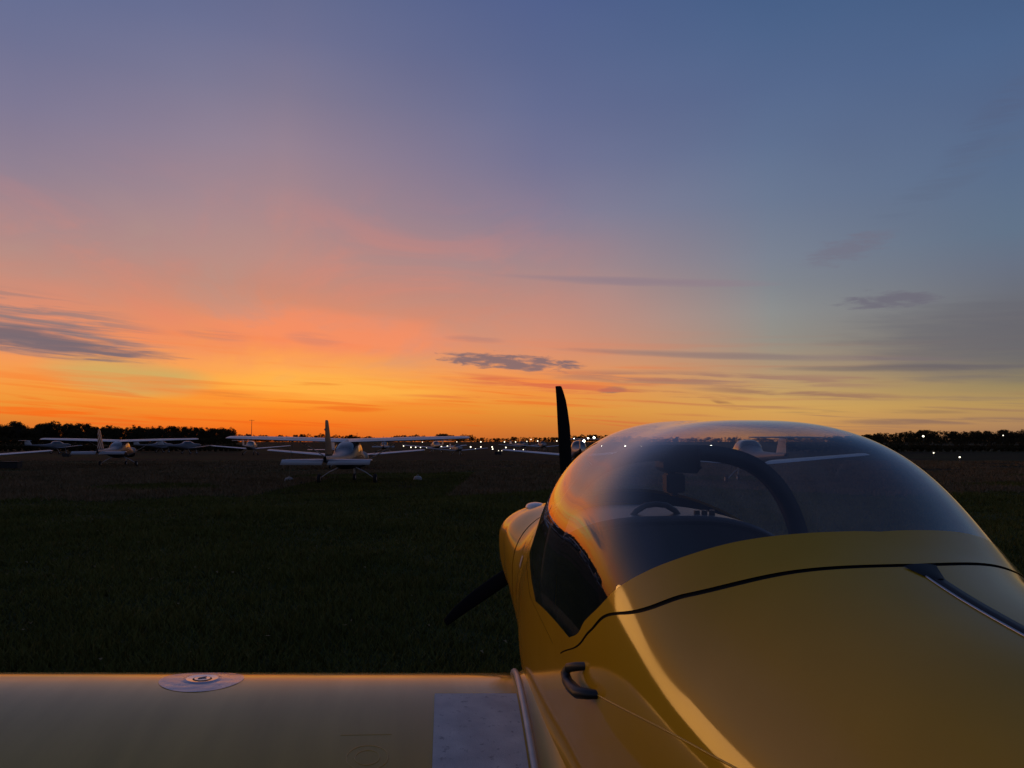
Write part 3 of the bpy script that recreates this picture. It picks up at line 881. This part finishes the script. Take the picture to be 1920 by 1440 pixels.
for q in (-.23, .23):
    st = MB(); yy = np.linspace(0, 1, 10); xx = np.linspace(-.2, .2, 9)
    P_ = np.array([[(q + x * (1 - .25 * v ** 4), -(2.35 + .28 * v) - .02 * math.cos(x / .2 * 1.4), .95 + .5 * v) for x in xx] for v in yy])
    Q_ = P_ + np.array([0, -.07, 0])
    st.grid(P_); st.grid(Q_)
    rim_ = list(P_[0]) + list(P_[:, -1]) + list(P_[-1][::-1]) + list(P_[:, 0][::-1])
    st.grid(np.array([rim_, [p + np.array([0, -.07, 0]) for p in rim_]]), wrap=True)
    st.box((q, -2.15, .93), (.4, .46, .1))
    st.build('seat', 'liner', plane)

# hinge and the black spine rail behind the canopy
rail = MB(); S = np.linspace(2.985, 4.6, 60)
def spine(S, t, up):
    p = B.p(S, np.full(len(S), np.pi / 2)); p[:, 0] = t; p[:, 2] += up; return p
rail.grid(np.array([spine(S, -.011, -.002), spine(S, -.009, .004), spine(S, .009, .004), spine(S, .011, -.002)]))
rl = rail.build('spine_rail', 'black_plastic', plane)
MB().grid(np.array([spine(S, -.0165, .001), spine(S, -.016, .003), spine(S, -.0135, .003), spine(S, -.013, .001)])).build('rail_trim', 'steel', rl)
hg = MB(); S = np.linspace(2.950, 3.005, 10)
rows = []
for s_, wv in zip(S, np.linspace(.034, .010, 10)):
    rows.append([(x * wv, -s_, float(B.p(np.array([s_]), np.array([np.pi / 2]))[0, 2]) + .002 + .004 * (1 - x * x)) for x in np.linspace(-1, 1, 9)])
hg.grid(np.array(rows)); hg.build('canopy_hinge', 'matt_black', plane)

# wings
DIH, TW = math.tan(R(3.1)), .035
WZ, WS = .862, 1.215
def wst(t):
    k = (abs(t) - .45) / 4.95
    return (WS + .10 * k, 1.30 - .42 * k, WZ + (abs(t) - .45) * DIH)
ax, au, al = airfoil(60, .15, .02)
def wtop(s, t):
    sl, c, z = wst(t); X = min(max((s - sl) / (c * math.cos(TW)), 0), 1)
    return z + c * (float(np.interp(X, ax, au)) - (X - .3) * math.sin(TW))
for sgn in (-1, 1):
    stn = []
    for t in np.concatenate([np.linspace(.42, 5.2, 26), [5.3, 5.36, 5.4]]):
        sl, c, z = wst(t); cut = 1.0 if t < 5.25 else {5.3: .95, 5.36: .85, 5.4: .6}[round(float(t), 2)]
        stn.append((sgn * t, sl + c * (1 - cut) * .4, c * cut, z, TW))
    wg = wing_mesh('wing', stn, 'yellow_wing', plane, th=.15, camber=.02, n=40)
    # white sealing bead where wing meets body
    pts = []
    for s_ in np.linspace(WS - .03, WS + 1.32, 40):
        t = .524 + .072 * (s_ - WS)
        pts.append((sgn * t, -s_, wtop(s_, t) + .006))
    MB().tube(pts, .0115, 10).build('root_seal', 'white_seal', wg)
    fl = []
    for s_ in np.linspace(WS - .02, WS + 1.3, 40):
        t = .524 + .072 * (s_ - WS)
        row = []
        for k in np.linspace(0, 1, 9):
            row.append((sgn * (t - .11 * k), -s_, wtop(s_, t) + .004 + .11 * k ** 2.4))
        fl.append(row)
    MB().grid(np.array(fl)).build('root_fillet', 'yellow_paint', wg)
    ww = MB(); sA_, sB_ = 1.66, 2.36
    G = np.array([[(sgn * t, -s_, wtop(s_, t) + .0025) for t in np.linspace(.542 + .072 * (s_ - WS), .852 + .055 * (s_ - 1.66), 8)] for s_ in np.linspace(sA_, sB_, 30)])
    ww.grid(G); ww.build('walkway', 'walkway', wg)
    FCs, FCt = 1.505, 1.64
    def disc(name, r0, r1, h0, h1, m, n=40, k=5, par=wg, bumpy=0.0):
        rows = []
        for q in np.linspace(0, 1, k):
            rr = r0 + (r1 - r0) * q; hh = h0 + (h1 - h0) * q
            rows.append([(sgn * (FCt + rr * math.cos(a)), -(FCs + rr * math.sin(a)), wtop(FCs + rr * math.sin(a), FCt + rr * math.cos(a)) + hh + bumpy * math.sin(7 * a + 40 * rr) * math.sin(90 * rr)) for a in np.linspace(0, 2 * np.pi, n, endpoint=False)])
        return MB().grid(np.array(rows), wrap=True).build(name, m, par)
    disc('filler_plate', .056, .136, .002, .0012, 'alu_plate', k=14, n=64, bumpy=.0006)
    disc('filler_ring', .030, .052, .0022, .0055, 'alu', k=4)
    disc('filler_rim', .052, .066, .0055, .0018, 'alu_plate', k=5)
    disc('filler_gap', .024, .031, .002, .003, 'seal')
    disc('filler_cap', .001, .026, .0055, .0042, 'alu')
    MB().box((sgn * FCt, -FCs, wtop(FCs, FCt) + .007), (.03, .008, .004), Matrix.Rotation(.5, 3, 'Z')).build('cap_lever', 'steel', wg, bevel=.0015)
    ac = MB(); cs, ct = 2.045, 1.056
    for rr in (.058, .034):
        ac.tube([(sgn * (ct + rr * math.cos(a)), -(cs + rr * math.sin(a)), wtop(cs + rr * math.sin(a), ct + rr * math.cos(a)) - .0006) for a in np.linspace(0, 2 * np.pi, 41)], .0018, 6, caps=False)
    ac.build('access_cover', 'yellow_wing', wg)
    for (s0, t0, t1) in ((1.93, .99, 1.14),):
        tt_ = np.linspace(t0, t1, 24)
        MB().tube([(sgn * t, -(s0 + .02 * (t - t0) / 5), wtop(s0 + .02 * (t - t0) / 5, t) - .0004) for t in tt_], .0016, 5).build('skin_joint', 'yellow_wing', wg)

# entry handle on the flank
hd = MB().tube([(-.515, -2.452, 1.310), (-.540, -2.425, 1.302), (-.553, -2.392, 1.290), (-.558, -2.378, 1.274), (-.558, -2.400, 1.261), (-.556, -2.445, 1.259), (-.552, -2.495, 1.263), (-.535, -2.522, 1.268), (-.512, -2.535, 1.270)],
     [.008, .009, .0095, .010, .011, .013, .0135, .012, .0095], 14, flat=1.2)
hd.build('entry_handle', 'black_plastic', plane)

# moulding seam along each flank and a small vent plate ahead of the canopy
for q in (-1, 1):
    ss_ = np.linspace(2.545, 4.4, 40)
    zz = np.interp(ss_, [2.5, 2.7, 2.85, 2.97, 3.07, 4.4], [1.266, 1.290, 1.305, 1.314, 1.322, 1.30])
    zt_, w_, zm_, nu_ = [pchip(B.T[:, 0], B.T[:, k], ss_) for k in (1, 2, 3, 4)]
    tt_ = w_ * (1 - (np.clip(zz - zm_, 0, None) / (zt_ - zm_)) ** nu_) ** (1 / nu_)
    MB().tube([(q * a, -b, c) for a, b, c in zip(tt_, ss_, zz)], .0022, 6).build('flank_seam', 'yellow_paint', fus)
MB().grid(*patch(70, 76, 1.02, 1.11, 5, 5, off=.003)).build('vent_plate', 'white_seal', fus)

# propeller
prop = MB().lathe([(.0008, .26), (.03, .25), (.07, .21), (.105, .13), (.122, .03), (.122, .01)], 'y', 28, (0, 0, 1.31)).build('propeller', 'yellow_paint', plane)
for phi in (-4.1, -124.1, 115.9):
    f = R(phi); d = np.array([math.sin(f), 0, math.cos(f)]); cw = np.array([math.cos(f), 0, -math.sin(f)])
    rs = [.08, .16, .26, .41, .52, .627, .72, .784, .84, .868, .872]
    e1 = [-.022, -.026, -.028, -.028, -.026, -.023, -.020, -.018, -.018, -.018, -.016]
    e2 = [.022, .032, .044, .051, .055, .056, .050, .043, .030, .021, .014]
    rows = []
    for r_, a_, b_ in zip(rs, e1, e2):
        pit = .42 * (1 - .55 * r_); th_ = .016 * (1 - .75 * r_ / .87)
        o = np.array([0, .07, 1.31]) + d * r_
        nrm = np.array([0, 1, 0])
        row = []
        for q in np.linspace(0, 2 * np.pi, 16, endpoint=False):
            cx = (a_ + b_) / 2 + (b_ - a_) / 2 * math.cos(q)
            row.append(o + cw * cx + nrm * (cx * pit + th_ * math.sin(q)))
        rows.append(row)
    bb = MB().grid(np.array(rows), wrap=True); bb.fan(rows[-1], np.mean(rows[-1], 0)); bb.fan(rows[0], np.mean(rows[0], 0))
    bb.build('blade', 'prop_black', prop, recalc=True)

# gear and tail (behind the photographer)
for q in (-1, 1):
    MB().tube([(q * .30, -2.15, .74), (q * .6, -2.2, .6), (q * .88, -2.24, .3), (q * .93, -2.25, .2)], [.035, .03, .026, .024], 10, flat=.5).build('gear_leg', 'white_paint', plane)
    wheel('wheel', plane, (q * 1.0, -2.25, .19), .19, .12)
MB().tube([(0, -.62, .82), (0, -.5, .45), (0, -.46, .2)], [.035, .03, .025], 10).build('nose_leg', 'white_paint', plane)
wheel('wheel', plane, (0.07, -.46, .17), .17, .1)
wing_mesh('tailplane', [(t, 6.72 + .05 * abs(t), .62 - .12 * abs(t), 2.16, 0) for t in np.linspace(-1.32, 1.32, 9)], 'yellow_wing', plane, th=.1, camber=0)
P_ = wing_grid([(z, 5.95 + .42 * (z - 1.36) / .8, 1.05 - .35 * (z - 1.36) / .8, 0, 0) for z in np.linspace(1.34, 2.16, 8)], th=.09, camber=0)
P_ = P_[..., [2, 1, 0]]
bb = MB().grid(P_, wrap=True); bb.fan(P_[-1], P_[-1].mean(0)); bb.build('fin', 'yellow_paint', plane, recalc=True)
# ------------------------------------------------------------------ parked aircraft
def bpatch(b, s0, s1, a0, a1, na=16, ns=10, off=.004):
    """a0..a1 degrees from the crown (left is positive)"""
    S, A = np.meshgrid(np.linspace(s0, s1, ns), np.linspace(a0, a1, na), indexing='ij')
    TH = np.radians(90 + A)
    return b.p(S, TH, np.full(S.shape, off)), b.n(S, TH)

def shift(P, y0):
    P = P.copy(); P[..., 1] += y0; return P

def surf_part(name, st, m, parent, y0, vertical=False, **k):
    P = wing_grid(st, **k)
    if vertical: P = P[..., [2, 1, 0]]
    P = shift(P, y0); b = MB().grid(P, wrap=True)
    b.fan(P[0], P[0].mean(0)); b.fan(P[-1], P[-1].mean(0))
    return b.build(name, m, parent, recalc=True)

def two_blade(parent, y, z, r, ang, m='prop_black'):
    pr = MB().lathe([(.001, .26), (.05, .22), (.1, .12), (.13, .0)], 'y', 16, (0, y, z)).build('propeller', 'far_white', parent)
    for q in (ang, ang + math.pi):
        d = Vector((math.sin(q), 0, math.cos(q))); MB().tube([Vector((0, y + .06, z)) + d * k * r for k in (.08, .3, .6, .9, 1)], [.05, .075, .07, .05, .02], 8, flat=.2).build('blade', m, pr)
    return pr

def high_wing(fin_mat='far_white'):
    y0 = 2.9
    b = Body([[0, 1.20, .24, 1.05, 2.3, .88, 2.3], [.1, 1.30, .40, 1.05, 2.5, .76, 2.5], [.9, 1.40, .48, 1.05, 2.6, .68, 2.6], [1.3, 1.46, .50, 1.08, 2.7, .66, 2.7],
              [1.95, 1.86, .52, 1.15, 3.2, .64, 2.8], [3.15, 1.88, .53, 1.15, 3.2, .64, 2.8], [3.7, 1.72, .49, 1.13, 2.8, .67, 2.6], [4.2, 1.50, .42, 1.12, 2.4, .73, 2.4],
              [5, 1.40, .32, 1.13, 2.2, .83, 2.2], [6.5, 1.34, .18, 1.15, 2.1, .95, 2.1], [8.0, 1.30, .06, 1.18, 2, 1.06, 2]], y0)
    root = empty('parked_aircraft')
    S, A = np.meshgrid(np.linspace(0, 8, 70), np.radians(np.linspace(0, 360, 45)), indexing='ij')
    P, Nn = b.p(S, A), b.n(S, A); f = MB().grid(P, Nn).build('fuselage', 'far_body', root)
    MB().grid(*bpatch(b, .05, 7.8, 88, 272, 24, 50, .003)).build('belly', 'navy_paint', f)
    MB().fan(P[0], P[0].mean(0)).build('nose_cap', 'far_white', f)
    MB().grid(*bpatch(b, 1.36, 1.92, -62, 62)).build('windscreen', 'far_glass', f)
    MB().grid(*bpatch(b, 3.28, 3.98, -50, 50)).build('rear_window', 'far_glass', f)
    for q in (1, -1):
        for (s0, s1) in ((1.95, 2.55), (2.62, 3.15)):
            MB().grid(*bpatch(b, s0, s1, q * 58, q * 80, 8, 8)).build('side_window', 'far_glass', f)
        MB().grid(*bpatch(b, 1.85, 2.60, q * 58, q * 128, 12, 8, .0022)).build('door', 'far_white', f)
    for q in (1, -1):
        st = [(q * t, 1.72 + .0 if t < 2.9 else 1.72 + .10 * (t - 2.9) / 2.5, 1.60 if t < 2.9 else 1.60 - .48 * (t - 2.9) / 2.5, 1.87 + .03 * t, .03) for t in (0, .6, 1.5, 2.2, 2.9, 3.6, 4.4, 5.2)]
        st += [(q * 5.38, 1.95, .95, 2.03, .03), (q * 5.46, 2.1, .6, 2.03, .03)]
        wg = surf_part('wing', st, 'far_white', root, y0, th=.12, n=24)
        x, u, l = airfoil(40, .12, .02)
        def wt(t, X):
            sl = 1.72 if t < 2.9 else 1.72 + .10 * (t - 2.9) / 2.5; c = 1.60 if t < 2.9 else 1.60 - .48 * (t - 2.9) / 2.5
            return (q * t, y0 - (sl + c * X), 1.87 + .03 * t + c * (float(np.interp(X, x, u)) - (X - .3) * .03) + .004)
        for (t0, t1) in ((.62, 2.75), (2.85, 5.1)):
            tt = np.linspace(t0, t1, 12)
            MB().grid(np.array([[wt(t, .735) for t in tt], [wt(t, .755) for t in tt]])).build('hinge_line', 'belly_grey', wg)
        wg2 = MB().tube([(q * .5, y0 - 2.25, .80), (q * 2.3, y0 - 2.35, 1.90)], .045, 8, flat=.5).build('wing_strut', 'far_white', root)
        MB().tube([(q * .38, y0 - 2.9, .70), (q * .8, y0 - 2.9, .5), (q * 1.16, y0 - 2.9, .26)], [.045, .035, .03], 8, flat=.6).build('gear_leg', 'far_white', root)
        wheel('wheel', root, (q * 1.24, y0 - 2.9, .21), .21, .15)
        surf_part('tailplane', [(q * t, 6.95 + .1 * t, .98 - .2 * t, 1.14, 0) for t in (.0, .6, 1.2, 1.62)] + [(q * 1.70, 7.3, .45, 1.14, 0)], 'far_white', root, y0, th=.1, camber=0)
    for q in (1, -1):
        el_ = MB(); c_, s_ = math.cos(R(24)), math.sin(R(24))
        rows = [[(q * t, y0 - (7.78 - .06 * t / 1.6) - .42 * k * c_ * (1 - .1 * t), 1.145 - .42 * k * s_ + hh * (1 - k)) for t in (.1, .6, 1.1, 1.68)] for k, hh in ((0, .03), (1, .0), (0, -.03))]
        el_.grid(np.array(rows + rows[:1])); el_.build('elevator', 'far_white', root)
    surf_part('fin', [(z, 6.55 + .95 * (z - 1.25) / 1.35, 1.45 - .85 * (z - 1.25) / 1.35, 0, 0) for z in np.linspace(1.2, 2.62, 8)] + [(2.68, 7.62, .40, 0, 0)], fin_mat, root, y0, vertical=True, th=.1, camber=0)
    MB().tube([(0, y0 - 8.02, 2.3), (0, y0 - 8.1, 2.32)], .035, 8).build('tail_beacon', 'belly_grey', root)
    MB().tube([(0, y0 - .95, .72), (0, y0 - .85, .3)], .04, 8).build('nose_leg', 'far_white', root)
    wheel('wheel', root, (0, y0 - .85, .18), .18, .13)
    two_blade(root, y0 + .02, 1.05, .93, 1.3)
    return root

def low_wing(ttail=True, fin_mat='far_white', canopy='far_glass'):
    y0 = 2.0
    b = Body(B.T, y0)
    root = empty('parked_aircraft')
    S, A = np.meshgrid(np.linspace(0, 6.9, 64), np.radians(np.linspace(0, 360, 45)), indexing='ij')
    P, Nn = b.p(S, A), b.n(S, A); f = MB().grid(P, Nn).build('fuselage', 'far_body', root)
    MB().fan(P[0], P[0].mean(0)).build('nose_cap', 'far_white', f)
    a = np.linspace(-78, 78, 41); v = np.linspace(0, 1, 24); A_, V_ = np.meshgrid(a, v, indexing='ij')
    s0, s1 = gF(A_), gA(A_); S_ = s0 + (s1 - s0) * V_; TH = np.radians(90 + A_)
    MB().grid(b.p(S_, TH, np.full(S_.shape, .006)), b.n(S_, TH)).build('canopy', canopy, root)
    for q in (1, -1):
        st = [(q * t, 1.25 + .03 * t, 1.30 - .09 * t, .84 + .085 * (t - .4), .02) for t in (.3, .8, 1.6, 2.6, 3.6, 4.5, 5.1)]
        st += [(q * 5.28, 1.5, .7, .84 + .085 * 4.9, .02), (q * 5.36, 1.6, .4, .84 + .085 * 4.98, .02)]
        surf_part('wing', st, 'far_white', root, y0, th=.14, n=24)
        MB().tube([(q * .3, y0 - 2.1, .75), (q * .65, y0 - 2.15, .5), (q * .95, y0 - 2.2, .2)], [.035, .03, .025], 8).build('gear_leg', 'far_white', root)
        wheel('wheel', root, (q * 1.02, y0 - 2.2, .19), .19, .12)
    if ttail:
        surf_part('tailplane', [(t, 6.62 + .05 * abs(t), .62 - .12 * abs(t), 2.0, 0) for t in np.linspace(-1.32, 1.32, 9)], 'far_white', root, y0, th=.1, camber=0)
    else:
        surf_part('tailplane', [(t, 6.25 + .05 * abs(t), .68 - .1 * abs(t), 1.34, 0) for t in np.linspace(-1.5, 1.5, 9)], 'far_white', root, y0, th=.1, camber=0)
    surf_part('fin', [(z, 5.8 + .42 * (z - 1.36) / .7, 1.1 - .38 * (z - 1.36) / .7, 0, 0) for z in np.linspace(1.33, 2.0, 7)], fin_mat, root, y0, vertical=True, th=.09, camber=0)
    MB().tube([(0, y0 - .6, .82), (0, y0 - .46, .2)], .03, 8).build('nose_leg', 'far_white', root)
    wheel('wheel', root, (0, y0 - .46, .17), .17, .1)
    two_blade(root, y0 + .02, 1.3, .85, .2)
    return root

def put(o, px, dist, head, label, group=None, scale=1.0):
    o.location = at(px, dist)
    o.location.z = float(hills(np.array(o.location.x), np.array(o.location.y))) * max(0, 1 - dist / 120)
    o.rotation_euler = (0, 0, -R(head)); o.scale = (scale,) * 3
    return tag(o, label, 'aircraft', group)

hw = high_wing('dark_fin')
put(hw, 654, 33.4, -3, 'white high-wing aircraft with wing struts seen tail-on in the middle of the field', 'parked aircraft')
hw_l = high_wing('fin_stripes')
put(hw_l, 228, 56, -13, 'white high-wing aircraft with dark striped fin parked on the left before the wood', 'parked aircraft')
put(copy_tree(hw), 722, 118, -8, 'far high-wing aircraft half hidden behind the right wing of the tail-on aircraft', 'parked aircraft')
tt = low_wing(True)
put(tt, 1398, 33, 1, 'white T-tail low-wing aircraft seen through the yellow aircraft canopy', 'parked aircraft')
put(copy_tree(tt), 474, 104, -6, 'small T-tail aircraft left of the tail-on high-wing aircraft, below the radio mast', 'parked aircraft')
put(copy_tree(tt), -84, 46, -20, 'low-wing aircraft cut by the left frame edge, only its wing showing', 'parked aircraft')
put(copy_tree(tt), 112, 115, 25, 'bubble-canopy aircraft behind the wing tip at the far left', 'parked aircraft')
put(copy_tree(tt), 306, 125, 30, 'bubble-canopy aircraft just under the right wing of the striped-fin aircraft', 'parked aircraft')
put(copy_tree(tt), 356, 112, 32, 'bubble-canopy aircraft right of the striped-fin aircraft, alone before the wood', 'parked aircraft')
put(copy_tree(tt), 818, 122, -20, 'distant T-tail aircraft leftmost among the runway lights', 'parked aircraft')
lw = low_wing(False, canopy='navy_paint')
put(lw, 651, 51, -2, 'white low-wing aircraft directly behind the tail-on high-wing aircraft', 'parked aircraft')
put(copy_tree(lw), 858, 98, 160, 'low-wing aircraft facing the viewer between the runway lights and right wing tip', 'parked aircraft', .78)
put(copy_tree(lw), 1017, 140, 172, 'distant low-wing aircraft facing the viewer just left of the propeller blade', 'parked aircraft')
put(copy_tree(lw), 978, 150, 150, 'farthest low-wing aircraft left of the propeller, behind a white wing', 'parked aircraft')
put(copy_tree(tt), 1084, 52, 4, 'white low-wing aircraft partly hidden behind the upright propeller blade', 'parked aircraft')

# ------------------------------------------------------------------ small things on the field
def weight(px, d, label, top=None):
    r = empty('tiedown_weight', at(px, d))
    MB().lathe([(.001, .19), (.12, .188), (.17, .16), (.2, .08), (.21, .0)], 'z', 18).build('block', 'concrete', r)
    MB().tube([(.05 * math.cos(a), 0, .2 + .05 * math.sin(a)) for a in np.linspace(0, 2 * np.pi, 14)], .01, 6).build('ring', 'steel', r)
    if top is not None:
        tp = Vector(top) - Vector(at(px, d)); MB().tube([(0, 0, .22), tp * .5 + Vector((.02, 0, .06)), tp], .009, 6).build('rope', 'rope', r)
    return tag(r, label, 'weight', 'tie-down weights')
weight(546, 34.6, 'pale tie-down weight under the left wing of the tail-on aircraft', (at(549, 34.3, 1.86)))
weight(785, 36.0, 'pale tie-down weight under the right wing of the tail-on aircraft')

def crate(px, d, w, h, label):
    r = empty('equipment_box', at(px, d))
    MB().box((0, 0, h * .45 + .06), (w, w * .5, h * .9)).build('body', 'dark_box', r, bevel=.03)
    MB().box((0, 0, h + .05), (w * 1.04, w * .54, h * .12)).build('lid', 'dark_box', r, bevel=.02)
    for x in (-.35, .35): MB().box((x * w, 0, .03), (.1, w * .45, .06)).build('foot', 'dark_box', r, smooth=False)
    return tag(r, label, 'box', 'equipment boxes')
crate(934, 103, .95, .42, 'black equipment box on the grass below the runway lights')
crate(29, 50, 1.15, .45, 'larger dark equipment box under the wing at the left frame edge')
crate(4, 50, .5, .42, 'smaller dark equipment box cut by the left frame edge')
crate(131, 90, .9, .38, 'dark equipment box left of the striped-fin aircraft')

mast = empty('radio_mast', at(474, 600))
MB().tube([(0, 0, 0), (0, 0, 19.6)], [.28, .16], 8).build('pole', 'mast_grey', mast)
MB().tube([(-2.2, 0, 19.0), (2.2, 0, 19.0)], .12, 6).build('crossarm', 'mast_grey', mast)
tag(mast, 'thin radio mast with a crossarm standing against the orange sky', 'mast')
mast = empty('radio_mast', at(671, 640))
MB().tube([(0, 0, 0), (0, 0, 9.5)], [.22, .12], 8).build('pole', 'mast_grey', mast)
MB().tube([(-.8, 0, 9.0), (.8, 0, 9.0)], .08, 6).build('crossarm', 'mast_grey', mast)
tag(mast, 'short thin mast above the trees right of the tall white fin', 'mast')

def field_light(px, py, r_px, label, group, m='lamp'):
    if py >= 831: d = min(230, 1.35 * FPX / (py - HOR)); h = .5
    else: d = 330.0; h = 1.85 + (HOR - py) / FPX * d
    r = empty('airfield_light', at(px, d))
    rad = r_px * .78 * rng.uniform(.75, 1.1) * d / FPX
    MB().tube([(0, 0, 0), (0, 0, h - rad * .6)], max(.03, rad * .18), 6).build('post', 'mast_grey', r)
    MB().lathe([(.001, h - rad), (rad * .7, h - rad * .7), (rad, h), (rad * .7, h + rad * .7), (.001, h + rad)], 'z', 12).build('lamp', m, r)
    return tag(r, label, 'light', group)
RUN = [(758,833.5,1.5),(771.7,838.5,1.4),(780.6,838.5,1.5),(789.5,838.7,1.4),(800.8,838.7,1.4),(828.5,837.5,1.9),(839.8,837,1.9),(852.5,837.5,1.9),(845,840,1.4),(866,841,1.5),(883,838,1.8),(892,841.5,1.5),(902,838,1.9),(923,838,1.9),(924,842,1.5),(935,845,1.0),(941,845,1.0),(948.5,839,1.9),(964,842.7,1.6),(979,831,1.8),(981,843,1.3),(1053,851,1.1),(1001,831.6,1.0)]
for (x, y, q) in RUN:
    field_light(x, y, q, 'small bright white light in the low row along the runway left of the propeller', 'runway lights')
TALL = [(793,829,.9),(857,828.5,1.0),(902,828.5,1.7),(946,828.5,1.7),(966.7,828.6,1.1),(987.5,827.6,1.6),(995.4,824,1.2),(1008,827,1.5),(1043.6,826.8,1.3)]
for (x, y, q) in TALL:
    field_light(x, y, q, 'white light high on a post above the runway row left of the propeller', 'post lights left of the propeller')
for (x, y, q, lb) in [
    (1075.6, 822.7, 1.1, 'faint light touching the right edge of the upright propeller blade'),
    (1094, 827, 2.6, 'large low light between the propeller blade and the canopy outline'),
    (1102, 822, 1.6, 'small light above the large one between propeller blade and canopy'),
    (1113, 820.7, 2.3, 'bright light right against the left outline of the canopy'),
    (1127, 834, 1.4, 'light seen through the canopy nearest its left edge'),
    (1171, 834, 1.5, 'light seen through the canopy, second from its left edge'),
    (1201, 839, 2.2, 'brighter light seen through the canopy left of the roll bar housing'),
    (1230, 839, 1.6, 'left of two close lights just left of the roll bar housing in the canopy'),
    (1245, 838, 1.6, 'right of two close lights at the roll bar housing in the canopy'),
    (1300, 837, 1.5, 'left of three lights in a row right of the roll bar housing'),
    (1319, 836, 1.8, 'middle of three lights in a row right of the roll bar housing'),
    (1331, 835.5, 2.0, 'right of three lights in a row right of the roll bar housing'),
    (1490, 836, 2.6, 'bright light seen through the canopy above the wing of the T-tail aircraft'),
    (1608, 840, 2.4, 'light seen through the canopy near its right shoulder')]:
    field_light(x, y, q * 1.25, lb, None, 'lamp_bright')
field_light(1727, 818, 3.0, 'brightest light, high before the trees on the right', None)
field_light(1876, 816.5, 1.5, 'small light high before the trees at the far right', None)
field_light(1745, 849, 1.9, 'left one of the two low lights in the field on the right', None)
field_light(1793, 857, 2.4, 'right one of the two low lights in the field on the right', None)
